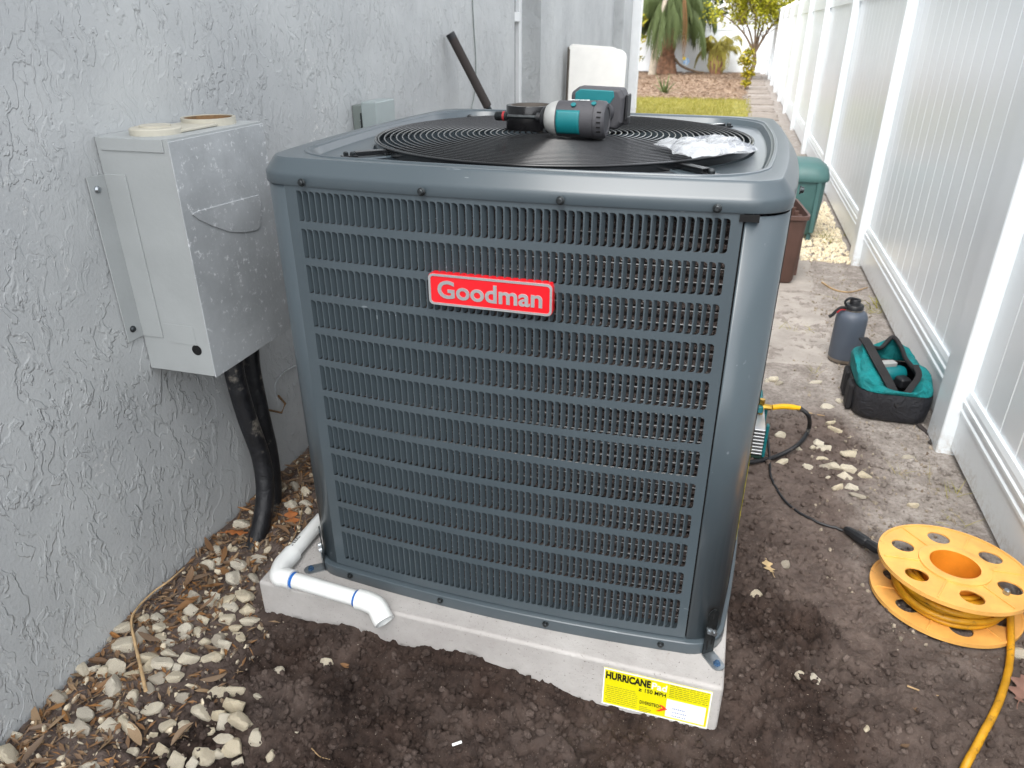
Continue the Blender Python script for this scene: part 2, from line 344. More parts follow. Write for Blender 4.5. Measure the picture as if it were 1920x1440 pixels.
# ------------------------------------------------------------------ ground
WX, G, FX, FY, SP = -.7354, -.070, .975, .990, 1.8425
def wetmask(x, y):
    n = fbm(x, y, 5, 5)*.30
    return np.clip(sm(y+n*.8, .30, -.05)*sm(x+n*.5, -.58, -.42)*(1-.45*sm(x+n, .55, .80)) + .75*sm(x+n, .40, .45)*sm(x+n, .66, .52)*sm(y+n, .80, .2), 0, 1)
def sandmask(x, y):
    n = fbm(x+3, y-5, 4, 5)*.5
    return np.clip(sm(x+n*.45, .66, .86)*sm(y+n*.5, .05, .7)+sm(y+n*.7, .95, 1.35)*.9, 0, 1)*(x > -.75)
def H(x, y):
    x = np.asarray(x, float); y = np.asarray(y, float)
    near = sm(y, 3.0, 1.8)
    z = np.full(np.broadcast(x, y).shape, G)
    front = sm(y, .02, -.14)*sm(x, -.60, -.44)
    z = z - front*(.026+.036*sm(x, -.1, .25)-.008*sm(x, .38, .6)) - .012*sm(y, -.1, -.4)
    z = z + .018*np.exp(-((x+.31)**2/.006+(y+.085)**2/.003)) + .020*np.exp(-((x+.03)**2/.008+(y+.09)**2/.003)) + .006*np.exp(-((x-.10)**2/.004+(y+.09)**2/.002))
    z = z + .016*np.exp(-((x-.50)**2/.006+(y-.15)**2/.12)) - .010*np.exp(-((x-.25)**2/.01+(y+.22)**2/.01))
    w_ = wetmask(x, y); s_ = sandmask(x, y)
    edge_ = sm(np.maximum(np.maximum(-.065-y, x-.42), -.5-x), .0, .10)
    amp = (.35+.65*w_)*(1-.55*s_)*(.25+.75*edge_)
    z = z+near*amp*(.046*fbm(x, y, 7, 4)+.044*fbm(x+9, y, 24, 4, .62))
    lump = fbm(x-4, y+2, 34, 4, .55); z = z+near*amp*.020*np.clip(np.abs(lump)*3.2, 0, 1)+near*w_*(1-s_)*.010*sm(fbm(x+21, y-8, 55, 3, .5), .02, .16)
    # boot-sole prints pressed into the damp soil
    for px_, py_, an in ((.68, .29, .5), (.60, .12, .9), (.74, .08, .3), (.57, .42, 1.2)):
        u = (x-px_)*math.cos(an)+(y-py_)*math.sin(an); v = -(x-px_)*math.sin(an)+(y-py_)*math.cos(an)
        m = sm((u/.035)**2+(v/.10)**2, 1.2, .7)
        z = z-m*(.006+.0035*np.sign(np.sin((v+np.abs(u)*.8)*2*math.pi/.020)))
    inpad = (x > -.49) & (x < .41) & (y > -.05) & (y < .83)
    return np.where(inpad, np.minimum(z, -.085), z)
def axis(segs):
    a = [np.arange(s, e, d) for s, e, d in segs]; return np.unique(np.round(np.concatenate(a), 5))
xs = axis([(-60, -10, 5), (-10, -1, .5), (-1, -.75, .05), (-.75, 1.16, .0056), (1.16, 2, .14), (2, 10, 1), (10, 60.1, 5)])
ys = axis([(-30, -4, 2), (-4, -.9, .2), (-.9, 1.35, .0056), (1.35, 2.4, .008), (2.4, 3.6, .02), (3.6, 8, .1), (8, 24, .5), (24, 90.1, 6)])
X, Y = np.meshgrid(xs, ys); Z = H(X, Y); nx, ny = len(xs), len(ys)
idx = np.arange(nx*ny).reshape(ny, nx)
fq = np.stack([idx[:-1, :-1], idx[:-1, 1:], idx[1:, 1:], idx[1:, :-1]], -1).reshape(-1, 4)
me = bpy.data.meshes.new('ground'); me.vertices.add(nx*ny); me.vertices.foreach_set('co', np.stack([X, Y, Z], -1).astype(np.float32).ravel())
me.loops.add(fq.size); me.loops.foreach_set('vertex_index', fq.ravel().astype(np.int32)); me.polygons.add(len(fq))
me.polygons.foreach_set('loop_start', np.arange(0, fq.size, 4, dtype=np.int32)); me.update(calc_edges=True)
me.polygons.foreach_set('use_smooth', np.ones(len(fq), bool))
for nm, fn in (('wet', wetmask), ('sand', sandmask)):
    a = me.attributes.new(nm, 'FLOAT', 'POINT'); a.data.foreach_set('value', fn(X, Y).astype(np.float32).ravel())
tag(put('ground', me, 'soil'), 'churned dark brown soil turning to grey sandy dirt towards the fence', kind='structure')
def gz(x, y): return float(H(np.array([x]), np.array([y]))[0])
def ground_at(px, py):
    z = G
    for _ in range(4): p = at(px, py, z=z); z = gz(p[0], p[1])
    return at(px, py, z=z)

def scatter_mesh(name, P, T, tri, m, label, parent=None, tint=None, smooth=False):
    """many copies of small templates joined in one mesh: P list of 4x3 (loc + 3 axis rows)"""
    tv = np.array(T, float); k = len(tv); n = len(P); A = np.array(P)
    V = (tv[None] @ A[:, 1:4, :]) + A[:, None, 0, :]
    F = (np.array(tri)[None]+np.arange(n)[:, None, None]*k).reshape(-1, len(tri[0]))
    me = bpy.data.meshes.new(name); me.from_pydata(V.reshape(-1, 3).tolist(), [], F.tolist()); me.update()
    if tint is not None:
        a = me.attributes.new('tint', 'FLOAT', 'POINT'); a.data.foreach_set('value', np.repeat(tint, k).astype(np.float32))
    if smooth: me.polygons.foreach_set('use_smooth', [True]*len(me.polygons))
    o = put(name, me, m, parent); o['kind'] = 'stuff'
    if parent is None: tag(o, label)
    return o
def rot3(a, b, c): return np.array(Matrix.Rotation(c, 3, 'Z') @ Matrix.Rotation(b, 3, 'Y') @ Matrix.Rotation(a, 3, 'X')).T
ICO = bmesh.new(); bmesh.ops.create_icosphere(ICO, subdivisions=1, radius=1); icoV = [v.co[:] for v in ICO.verts]; icoF = [tuple(v.index for v in f.verts) for f in ICO.faces]; ICO.free()
jig = np.array(icoV)*(1+.35*(rng.random((len(icoV), 1))-.5))
# soil crumbs
P = []; q = rng.random((46000, 3)); cx_ = -.58+q[:, 0]*1.62; cy_ = -.6+q[:, 1]**1.15*1.75
wm = wetmask(cx_, cy_); keep = (rng.random(len(cx_)) < .30+.7*wm) & ~((cx_ > -.50) & (cx_ < .42) & (cy_ > -.072) & (cy_ < .86)); cx_, cy_ = cx_[keep], cy_[keep]; cz_ = H(cx_, cy_)
for x, y, z in zip(cx_, cy_, cz_):
    s_ = .0014+.0090*random.random()**4; A = rot3(*(rng.random(3)*6.28))*np.array([[s_], [s_*.85], [s_*.7]])
    P.append(np.vstack([[x, y, z+s_*.3], A]))
cr = scatter_mesh('soil_crumbs', P, jig, icoF, 'soil', 'loose dark soil crumbs strewn over the dug ground')
for nm, fn in (('wet', wetmask), ('sand', sandmask)):
    a = cr.data.attributes.new(nm, 'FLOAT', 'POINT'); a.data.foreach_set('value', np.repeat(np.clip(fn(cx_, cy_)+(rng.random(len(cx_))-.62)*(.75 if nm == 'wet' else .0), 0, 1), len(icoV)).astype(np.float32))
# pale grit: between slabs, along the fence foot and around the stones
P = []
for _ in range(3600):
    k = random.random()
    if k < .45: x, y = .86+.12*random.random()**.6*random.choice((-1, .9)), random.uniform(.2, 3.4)
    elif k < .7: x, y = random.uniform(-.72, -.42), random.uniform(-.5, .5)
    elif k < .85: x, y = random.uniform(.72, .97), random.uniform(2.9, 4.2)
    else: x, y = random.uniform(.62, .95), random.uniform(.3, 1.6)
    if x > .97 and y > 0: continue
    if -.50 < x < .42 and -.07 < y < .86: continue
    s_ = .0014+.006*random.random()**4*(2 if k > .7 and k < .85 else 1); A = rot3(*(rng.random(3)*6.28))*np.array([[s_], [s_*.8], [s_*.65]])
    P.append(np.vstack([[x, y, gz(x, y)+s_*.3] , A]))
scatter_mesh('gravel', P, jig, icoF, 'grit', 'fine pale gravel and grit scattered along the fence and wall')
# ------------------------------------------------------------------ house
hs_ = thing('house', 'grey stucco house wall with recessed white window and corner pilaster', 'house', (WX, 2, G))
def hp(name, b, m, **k): return b.xf(Matrix.Translation((-WX, -2, -G))).build(name, m, hs_, **k)
Y0, YW0, YW1, YP, YE, ZT = -3.2, 2.684, 3.198, 5.70, 6.85, 2.55
TH = .22
def wallmesh(y0, y1, z0, z1): return MB().box(WX-TH, WX, y0, y1, z0, z1)
o = hp('wall', wallmesh(Y0, YW0, -.35, ZT), 'stucco'); 
# stucco object coordinates follow each piece, so the pieces share one origin (the house empty)
hp('wall', wallmesh(YW1, YE, -.35, ZT), 'stucco')
hp('wall', wallmesh(YW0, YW1, -.35, .30), 'stucco'); hp('wall', wallmesh(YW0, YW1, 2.05, ZT), 'stucco')
hp('pilaster', MB().box(WX-.05, WX+.085, YP, YP+.46, -.30, ZT-.003), 'stucco', bevel=.006)
hp('wall', MB().box(-7, WX-TH, YE-.2, YE-.003, -.3, ZT), 'stucco')
win = hp('window', MB().box(WX-.15, WX-.105, YW0, YW1, .30, .36).box(WX-.15, WX-.105, YW0, YW1, 1.99, 2.05).box(WX-.15, WX-.105, YW0, YW0+.05, .36, 1.99).box(WX-.15, WX-.105, YW1-.05, YW1, .36, 1.99), 'trim_white', bevel=.003)
def sp_(name, b, m, par, **k): return b.xf(Matrix.Translation((-WX, -2, -G))).build(name, m, par, **k)
sp_('meeting_rail', MB().box(WX-.155, WX-.098, YW0+.051, YW1-.051, 1.03, 1.075), 'trim_white', win, bevel=.003)
sp_('pane', MB().box(WX-.135, WX-.128, YW0+.051, YW1-.051, .361, 1.029), 'glass', win)
sp_('pane', MB().box(WX-.135, WX-.128, YW0+.051, YW1-.051, 1.076, 1.989), 'glass', win)
hp('window_sill', MB().box(WX-.10, WX+.02, YW0+.002, YW1-.002, .27, .30), 'stucco', bevel=.004)
rf = hp('unseen_roof', MB().add([(WX+.30, Y0, ZT+.10), (WX+.30, YE+.4, ZT+.10), (-7, YE+.4, 4.6), (-7, Y0, 4.6), (WX+.30, Y0, ZT+.13), (WX+.30, YE+.4, ZT+.13), (-7, YE+.4, 4.63), (-7, Y0, 4.63)],
    [(0, 1, 2, 3), (4, 7, 6, 5), (0, 4, 5, 1), (1, 5, 6, 2), (2, 6, 7, 3), (3, 7, 4, 0)]), 'roof_shingle')  # unseen eave and roof, added to shape wall light and lid reflections
sp_('unseen_fascia', MB().box(WX+.30, WX+.32, Y0, YE+.4, ZT-.03, ZT+.13), 'trim_white', rf); sp_('unseen_soffit', MB().box(WX-.05, WX+.299, Y0, YE+.4, ZT+.002, ZT+.02), 'trim_white', rf)
dsx = WX+.075
ds = thing('downspout', 'white square downspout at the corner of the grey house', 'downspout', (dsx, 6.62, G))
MB().box(-.045, .045, -.04, .04, -.02, ZT-G-.02).build('pipe', 'trim_white', ds, bevel=.008)
for z in (.35, 1.9): MB().box(-.070, .047, -.042, .042, z, z+.03).build('strap', 'trim_white', ds, bevel=.003)

# ------------------------------------------------------------------ vinyl fence beside the path
FT = 1.31
fen = thing('vinyl_fence', 'long white vinyl privacy fence running beside the air conditioner and path', 'fence', (FX, FY, G))
def fp(name, me, m, loc, par=fen): return put(name, me, m, par, loc=loc)
PW = .118
post_me = MB().box(0, PW, 0, PW, -.06, FT-G).mesh('post', 0)
cap_me = MB().loft([[(-.008, -.008, 0), (PW+.008, -.008, 0), (PW+.008, PW+.008, 0), (-.008, PW+.008, 0)], [(-.008, -.008, .018), (PW+.008, -.008, .018), (PW+.008, PW+.008, .018), (-.008, PW+.008, .018)], [(PW/2-.01, PW/2-.01, .05), (PW/2+.01, PW/2-.01, .05), (PW/2+.01, PW/2+.01, .05), (PW/2-.01, PW/2+.01, .05)]]).mesh('post_cap', 0)
NB = 15; pin0 = PW; L = SP-PW; bw = L/NB; PX = .045
def board(w_, h_):
    c = .0035; return MB().loft([[(c, 0, z), (w_ and 0, 0, z)] for z in (0, 1)]) if 0 else MB().loft([[(c*1.2, 0.0002, z), (0, c, z), (0, w_-c, z), (c*1.2, w_-.0002, z), (.02, w_-.0002, z), (.02, .0002, z)] for z in (0, h_)])
RB, RTOP = .022, .198        # bottom rail above grade
bme = board(bw, FT-G-.16-RTOP+.02).mesh('board', 0)
prof = [(0, RB), (0, .128), (-.004, .132), (-.004, .140), (0, .144), (0, .156), (-.004, .160), (-.004, .168), (0, .172), (0, .184), (.004, RTOP), (.050, RTOP), (.050, RB)]
rail_me = MB().loft([[(x-.012, y, z) for x, z in prof] for y in (0, L)]).mesh('rail', 0)
trail_me = MB().box(-.012, .038, 0, L, 0, .15).mesh('top_rail', 0)
pan_me = MB().loft([[p for i in range(NB) for p in ((.003, i*bw, z), (0, i*bw+.006, z), (0, (i+1)*bw-.006, z), (.003, (i+1)*bw-.0001, z))]+[(.02, L, z), (.02, 0, z)] for z in (0, FT-G-.16-RTOP+.02)]).mesh('panel', 0)
rimp = MB().box(0, PW, 0, PW, -.06, 0)
for k in range(-1, 11):
    y = k*SP
    po = fp('post', post_me, 'vinyl', (0, y, 0)); 
    md = po.modifiers.new('b', 'BEVEL'); md.width = .006; md.segments = 2
    fp('post_cap', cap_me, 'vinyl', (0, 0, FT-G+.0), po)
    if k < 10:
        fp('rail', rail_me, 'vinyl', (PX, y+PW, 0)); fp('rail', trail_me, 'vinyl', (PX, y+PW, FT-G-.16))
        if k < 5:
            for i in range(NB): fp('board', bme, 'vinyl', (PX, y+PW+i*bw, RTOP-.012))
        else: fp('panel', pan_me, 'vinyl', (PX, y+PW, RTOP-.012))
YF = 20.0
far = thing('vinyl_fence', 'white vinyl fence closing off the far end of the yard behind the palms', 'fence', (FX, YF, G))
flen = 1.95; fpan = MB().loft([[(-flen+PW+i*(flen-PW)/16+d*((flen-PW)/16-.02 if d else 0)+(.006 if not d else 0), -.0 if 1 else 0, z) for i in range(16) for d in (0, 1)]+[(0, .03, z), (-flen+PW, .03, z)] for z in (.05, 1.10)]).mesh('panel', 0)
fra = MB().box(-flen+PW, 0, -.01, .04, .03, .17).box(-flen+PW, 0, -.012, .042, 1.0, 1.12).mesh('rail', 0); fpo = MB().box(-PW, 0, -.04, .08, -.05, 1.17).mesh('post', 0)
for k in range(8):
    x = -k*flen
    put('panel', fpan, 'vinyl', far, loc=(x-PW-.003, 0, 0)); put('rail', fra, 'vinyl', far, loc=(x-PW-.003, 0, 0)); put('post', fpo, 'vinyl', far, loc=(x, 0, 0))

# ------------------------------------------------------------------ concrete pad with its sticker
PHI = -.0158
pad = thing('concrete_pad', 'pale grey concrete equipment pad with yellow warning sticker under the air conditioner', 'pad', (0, 0, -.135), PHI)
px0, px1, py0, py1 = -.4949, .4176, -.0658, .862
n_ = 26
b = MB().box(px0, px1, py0, py1, 0, .135)
slab = b.build('slab', 'pad_concrete', pad, bevel=.007, seg=3)
st = MB().box(.214, .401, py0-.0012, py0-.0004, .033, .123).build('sticker', 'sticker_yellow', pad, 0)
edge = MB()
for (a, c, d, e) in ((.2142, .4008, .120, .1228), (.2142, .4008, .0332, .036), (.2142, .2165, .036, .12), (.3985, .4008, .036, .12)): edge.box(a, c, py0-.0018, py0-.0013, d, e)
edge.build('border', 'print_white', st, 0)
def lab(name, me, m, x, z, dy=.0014): return put(name, me, m, st, loc=(x, py0-dy, z))
lab('lettering', text('HURRICANE', .079, .0175, bold=.04), 'print_black', .2185, .0985)
lab('lettering', text('Pad', .026, .0155, bold=.015), 'print_white', .2995, .0985)
lab('lettering', text('\u2265 150 MPH', .047, .0092, bold=.012), 'print_black', .278, .0855)
lab('lettering', text('DIVERSITECH', .037, .0080, bold=.008), 'print_black', .2815, .056)
lab('logo_arrow', MB().prism([(0, 0), (.012, .005), (.004, .012), (.0095, .0115), (.019, .0048), (.006, -.004), (0, -.0055), (.009, .0025)], -.0006, 0).mesh('arrow', 0), 'print_red', .3115, .0525)
fine = MB()
for i in range(9):
    z = .0805-.0048*i; x = .219+random.uniform(0, .004)
    while x < (.276 if i > 1 else .27):
        l = random.uniform(.003, .009); fine.box(x, min(x+l, .277), py0-.0017, py0-.0013, z, z+.0011); x += l+.0012
for i in range(7):
    z = .1165-.0045*i; x = .3305
    while x < .394:
        l = random.uniform(.004, .01); fine.box(x, min(x+l, .396), py0-.0017, py0-.0013, z, z+.0013); x += l+.0015
for i in range(4):
    z = .052-.004*i; fine.box(.2815, .2815+random.uniform(.012, .024), py0-.0017, py0-.0013, z-.004, z-.0028)
fine.build('fine_print', 'print_grey', st, 0)
wl = MB().box(.3275, .3945, py0-.0019, py0-.0014, .040, .083).build('serial_label', 'print_white', st, 0)
ser = MB()
for i in range(3):
    x = .339
    while x < .362: l = random.uniform(.001, .003); ser.box(x, x+l, py0-.0024, py0-.002, .062-.009*i, .0645-.009*i); x += l+.0012
ser.build('print', 'print_blue', wl, 0)

# ------------------------------------------------------------------ air conditioner
ac = thing('air_conditioner', 'dark slate grey outdoor air conditioner with louvred front and round fan grille', 'air conditioner', (0, 0, 0), PHI)
HW, CR, CY, BOW = .404, .062, .404, .017
def outline(off=0., hw=HW, cr=CR, bow=BOW, ns=14, nc=7, z=0.):
    pts = []
    s = hw-cr; prof_ = [(-s+2*s*i/ns, 1-((-1+2*i/ns))**2) for i in range(ns+1)]
    for k in range(4):
        c, sn = math.cos(k*math.pi/2), math.sin(k*math.pi/2)
        loc = [(t, -(hw+off+bow*b_)) for t, b_ in prof_]+[(s+(cr+off)*math.sin(a), -s-(cr+off)*math.cos(a)) for a in [math.pi/2*(i+.5)/(nc) for i in range(nc)]]
        pts += [(c*x-sn*y, CY+sn*x+c*y, z) for x, y in loc]
    return pts
def bowf(x): return -BOW*max(0., 1-(x/(HW-CR))**2)
SX0, SX1 = -.3475, .3435
ZB, ZTP = .031, .7835
rows = [(.7757-.0600*k-.0475, .7757-.0600*k) for k in range(11)]+[(.0490, .1160)]
NL, X0L, PIT_ = 57, -.3265, .01152
SLW = .0095
def panel_mesh(full):
    b = MB()
    def P3(x, z): return (x, bowf(x), z)
    cols = [SX0, X0L]+[X0L+PIT_*(i+1) for i in range(NL)]+[SX1]
    zz = [ZTP]+[z for r in rows for z in (r[1], r[0])]+[ZB]
    for k in range(0, len(zz), 2):                 # plain bands between the rows
        for i in range(len(cols)-1):
            b.add([P3(cols[i], zz[k+1]), P3(cols[i+1], zz[k+1]), P3(cols[i+1], zz[k]), P3(cols[i], zz[k])], [(0, 1, 2, 3)])
    r = .0050
    for z0, z1 in rows:
        for (a, c) in ((cols[0], cols[1]), (cols[-2], cols[-1])): b.add([P3(a, z0), P3(c, z0), P3(c, z1), P3(a, z1)], [(0, 1, 2, 3)])
        for i in range(NL):
            xa = X0L+PIT_*i; xb = xa+SLW; xe = xa+PIT_
            arc = [(xb-r+r*math.sin(t), z1-r+r*math.cos(t)) for t in np.linspace(0, math.pi/2, 4)]
            arc += [(xb-r+r*math.cos(t), z0+r-r*math.sin(t)) for t in np.linspace(0, math.pi/2, 4)]
            poly = arc+[(xe, z0), (xe, z1)]; n = len(poly)
            m_ = len(arc)//2
            vs = [P3(x, z) for x, z in poly]
            b.add(vs, [tuple(range(m_))+(n-1,), (m_-1, m_, n-2, n-1), tuple(range(m_, n-1))])
    return b
fpan_ = panel_mesh(True).build('front_panel', 'paint', ac, 0, solid=.0009, weld=2e-5)
# louvre blades: lanced from the sheet, hinged at the left edge of every slot
TH_ = R_(64)
def blade_mesh(h):
    w_, r = .0098, .0042; pr = [(0, 0), (w_-r, 0), (w_-r*.3, r*.3), (w_, r), (w_, h-r), (w_-r*.3, h-r*.3), (w_-r, h), (0, h)]
    t = .0008; c, s = math.cos(TH_), math.sin(TH_)
    a = [(u*c, u*s, v) for u, v in pr]; b2 = [(u*c-t*s, u*s+t*c, v) for u, v in pr]
    return MB().loft([a, b2])
b47, b67 = blade_mesh(.0475).mesh('louvre', 0), blade_mesh(.067).mesh('louvre', 0)
blades = [(k, i) for k in range(12) for i in range(NL)]
def rank(ki):
    k, i = ki; x = X0L+PIT_*i; z = rows[k][0]; return ppm((x, 0, z+.02))*(1.4 if k == 11 else 1)
blades.sort(key=rank, reverse=True); rest = MB()
for n, (k, i) in enumerate(blades):
    x = X0L+PIT_*i; me_ = b67 if k == 11 else b47
    if n < 300: put('louvre', me_, 'paint', fpan_, loc=(x, bowf(x)+.0008, rows[k][0]))
    else:
        q = blade_mesh(.067 if k == 11 else .0475); rest.add([(p[0]+x, p[1]+bowf(x)+.0008, p[2]+rows[k][0]) for p in q.v], q.f)
o = rest.build('louvre_rows', 'paint', fpan_, 0); o['kind'] = 'stuff'
# plain corner posts and the closed sides round the back
ol = outline()
def arcsect(a, c, z0, z1):
    n = len(ol); ids = [(i % n) for i in range(a, c+1)]
    return MB().loft([[(ol[i][0], ol[i][1], z) for i in ids] for z in (z0, z1)], False, False, closed=False)
ns, nc = 14, 7; side = ns+1+nc
q = [(SX1+.0025, bowf(SX1))]+[ol[i][:2] for i in range(ns, side+1)]+[(ol[side+1][0], ol[side+1][1])]
q = [p for p in q if not (p[1] < .01 and p[0] < SX1)]
MB().loft([[(x, y, z) for x, y in q] for z in (ZB, ZTP-.004)], False, False, closed=False).build('corner_post', 'paint', ac, 50, solid=.0012)
MB().loft([[(SX1+.0005, bowf(SX1)+.006, z), (SX1+.0045, bowf(SX1)+.006, z), (SX1+.0045, bowf(SX1)+.012, z), (SX1+.0005, bowf(SX1)+.012, z)] for z in (ZB, ZTP)]).build('seam_gap', 'hole_dark', ac, 0)
MB().box(SX1-.005, SX1+.020, -.003, .004, ZTP-.0105, ZTP-.0015).build('notch', 'hole_dark', ac, 0)
q = [(SX0+.003, bowf(SX0)+.0012)]+[ol[(i) % len(ol)][:2] for i in range(len(ol)-1, len(ol)-nc-2, -1)]
MB().loft([[(x, y, z) for x, y in q] for z in (ZB, ZTP)], False, False, closed=False).build('corner_post', 'paint', ac, 50, solid=.0012)
for nm, a in (('side_panel', side), ('rear_panel', 2*side), ('side_panel', 3*side)):
    p = arcsect(a+1, a+side-(1 if a < 3*side else nc+1), ZB, ZTP).build(nm, 'paint', ac, 40, solid=.0012)
    sl_ = MB(); ax_ = a//side*math.pi/2
    for z0, z1 in rows:
        for i in range(0, 50):
            t = -.30+.0122*i; yy = -(HW+BOW*(1-(t/(HW-CR))**2)); h2 = .0025
            R3 = lambda x, y, z: (math.cos(ax_)*x-math.sin(ax_)*y, CY+math.sin(ax_)*x+math.cos(ax_)*y, z)
            sl_.add([R3(t-h2, yy-.0006, z0), R3(t+h2, yy-.0006, z0), R3(t+h2, yy-.0006, z1), R3(t-h2, yy-.0006, z1)], [(0, 1, 2, 3)])
    o = sl_.build('louvre_slots', 'hole_dark', p, 0); o['kind'] = 'stuff'
# energy label wrapped on the service side
rl = MB().loft([[(ol[i][0]*1.0022, ol[i][1], z) for i in range(side+1, side+6)] for z in (.18, .34)], False, False, closed=False).build('energy_label', 'sticker_yellow', ac, 0, solid=.0004)
# base pan with lip
MB().loft([outline(.006, z=.0), outline(.0075, z=.003), outline(.0075, z=.0245), outline(.0060, z=.0262), outline(.0012, z=.0268), outline(-.012, z=.031)], True, True).build('base_pan', 'paint', ac, 40)
# coil behind the louvres
rings = []
for i in range(0, 118):
    z = .035+i*.0064; rings.append(outline(-.030-.0032*(i % 2), cr=.06, z=z, ns=8, nc=4))
MB().loft(rings, False, False).build('condenser_coil', 'coil', ac, 0)
tb = MB()
for i in range(34):
    tb.tube(outline(-.0265, cr=.06, z=.05+i*.0216, ns=6, nc=3), .0012, 5, closed=True)
tb.build('coil_tubes', 'coil_tube', ac, 60)
# lid: skirt, sloped shoulder, flat rim, dished recess, orifice
def sq(hw, cr, z, off=0.): return outline(off, hw, cr, bow=BOW*hw/HW*.8, z=z)
def circ(r, z):
    n = len(ol); pts = []
    base_ = sq(.34, .12, z)
    return [(r*(p[0])/math.hypot(p[0], p[1]-CY), CY+r*(p[1]-CY)/math.hypot(p[0], p[1]-CY), z) for p in base_]
LT = .8225
lid_r = [outline(.0004, z=ZTP+.0015), outline(.0022, z=ZTP), outline(.0030, z=ZTP+.0015), outline(.0030, z=ZTP+.0140), outline(.0022, z=ZTP+.0172), outline(.0, z=ZTP+.0198),
         outline(-.0120, z=LT-.0034), outline(-.0140, z=LT-.0012), outline(-.0156, z=LT-.0001), outline(-.0175, z=LT), sq(.3755, .115, LT-.0004), sq(.3745, .115, LT+.0012), sq(.3725, .115, LT+.0018), sq(.3700, .115, LT+.0012),
         sq(.368, .115, LT-.0012), sq(.3655, .115, LT-.0022), sq(.3625, .115, LT-.008), sq(.360, .114, LT-.0125), sq(.357, .113, LT-.0142), circ(.357, LT-.0152), circ(.353, LT-.017), circ(.351, LT-.03), circ(.350, LT-.10)]
lid = MB().loft(lid_r, False, False).build('lid', 'paint', ac, 30)
for cxn, cyn in ((-1, -1), (1, -1), (1, 1), (-1, 1)):
    em = MB(); c0 = Vector((cxn*.268, CY+cyn*.268, LT-.0135)); d = Vector((cxn, cyn, 0)).normalized(); sd_ = Vector((-d.y, d.x, 0)); ring = []
    for rr, hh in ((1., 0), (.93, .0022), (.86, .0004), (.4, .0004)):
        ring.append([c0+d*(.050*rr*math.cos(t))+sd_*(.030*rr*math.sin(t))+Vector((0, 0, hh)) for t in np.linspace(0, 2*math.pi, 28, endpoint=False)])
    em.loft(ring, False, True).build('embossed_boss', 'paint', lid, 60)
# fan guard
gd = bpy.data.objects.new('fan_guard', None); col.objects.link(gd); gd.parent = ac; gd.location = (0, CY, LT-.002)
def gzr(r): return .0045*(1-(r/.35)**2)
def ring_mesh(r, wr, n, h=None):
    if h: return MB().loft([[(rr*math.cos(2*math.pi*i/n), rr*math.sin(2*math.pi*i/n), z) for i in range(n)] for rr, z in ((r, 0), (r, -h), (r-.003, -h), (r-.003, 0), (r, 0))], False, False)
    return MB().tube([(r*math.cos(2*math.pi*i/n), r*math.sin(2*math.pi*i/n), gzr(r)) for i in range(n)], wr, 7, closed=True)
for i in range(29):
    r = .036+i*.01095; ring_mesh(r, .0017, 40 if r < .12 else 80).build('guard_ring', 'black_wire', gd, 60)
ring_mesh(.3485, 0, 90, .0125).build('guard_band', 'black_wire', gd, 40)
ring_mesh(.3485, .0019, 90).build('guard_ring', 'black_wire', gd, 60)
for a in (45, 135, 225, 315):
    d = Vector((math.cos(R_(a)), math.sin(R_(a)), 0)); s = Vector((-d.y, d.x, 0)); M3 = Matrix((d, s, Vector((0, 0, 1)))).transposed()
    arm = MB().cbox(d*.19+Vector((0, 0, -.0040)), (.33, .008, .0055), M3).cbox(d*.375+Vector((0, 0, -.0055)), (.055, .0155, .0075), M3).cbox(d*.412+Vector((0, 0, -.0085)), (.026, .0165, .0032), M3).build('support_arm', 'black_wire', gd, 0, bevel=.001)
    for rr in (.408, .417): MB().lathe([(.0048, 0), (.0048, .004), (.003, .0055), (.0006, .006)], 6, tuple(d*rr+s*(.004 if rr < .41 else -.003)+Vector((0, 0, -.007))), False, True).build('bolt', 'dark_zinc', arm, 0)
    MB().lathe([(.0042, 0), (.0042, .004), (.001, .0052)], 6, tuple(d*.352+s*.010+Vector((0, 0, -.012))), False, True).build('bolt', 'dark_zinc', arm, 0)
MB().lathe([(.046, -.004), (.046, .0035), (.03, .0055), (.0005, .0062)], 24, cap1=True).build('hub_plate', 'black_wire', gd)
for a in range(4): MB().lathe([(.004, .004), (.004, .010), (.002, .0115)], 6, (.032*math.cos(a*1.57+.4), .032*math.sin(a*1.57+.4), 0), False, True).build('bolt', 'dark_zinc', gd, 0)
fan = MB()
for k in range(3):
    rg = []
    for r in np.linspace(.06, .335, 9):
        wdt = R_(34+26*(r-.06)/.275); mid = k*2*math.pi/3+.9+(r-.06)*1.1
        rg.append([(r*math.cos(mid+t*wdt), CY+r*math.sin(mid+t*wdt), .735+.045*t*(1-.3*(r/.335))) for t in np.linspace(-1, 1, 9)])
    fan.loft(rg, False, False, closed=False)
fan.build('fan_blades', 'fan_black', ac, 60, solid=.0015)
MB().lathe([(.0, .79), (.07, .79), (.07, .60), (.0, .60)], 24, (0, CY, 0)).build('fan_motor', 'fan_black', ac)
MB().lathe([(.352, .72), (.36, .60), (.36, .04)], 48, (0, CY, 0)).build('interior_shroud', 'interior', ac, 60)
# screws round the lid and the base
scr = MB().lathe([(.0062, 0), (.0062, .0012), (.0045, .0018), (.0043, .0050), (.0030, .0058), (.0005, .0058)], 12, cap1=True).xf(Matrix.Rotation(R_(90), 4, 'X')).mesh('screw', 30)
for x in (-.3085, -.1045, .1015, .309): put('screw', scr, 'dark_zinc', ac, loc=(x, bowf(x)-.008, .7905), rot=(0, x*9, 0))
for x in (-.314, -.114, .095, .304): put('screw', scr, 'black_wire', ac, loc=(x, bowf(x)-.0075, .0150), rot=(0, x*7, 0))
put('screw', scr, 'dark_zinc', ac, loc=(HW+.012, .12, .795), rot=(0, 0, R_(90)))
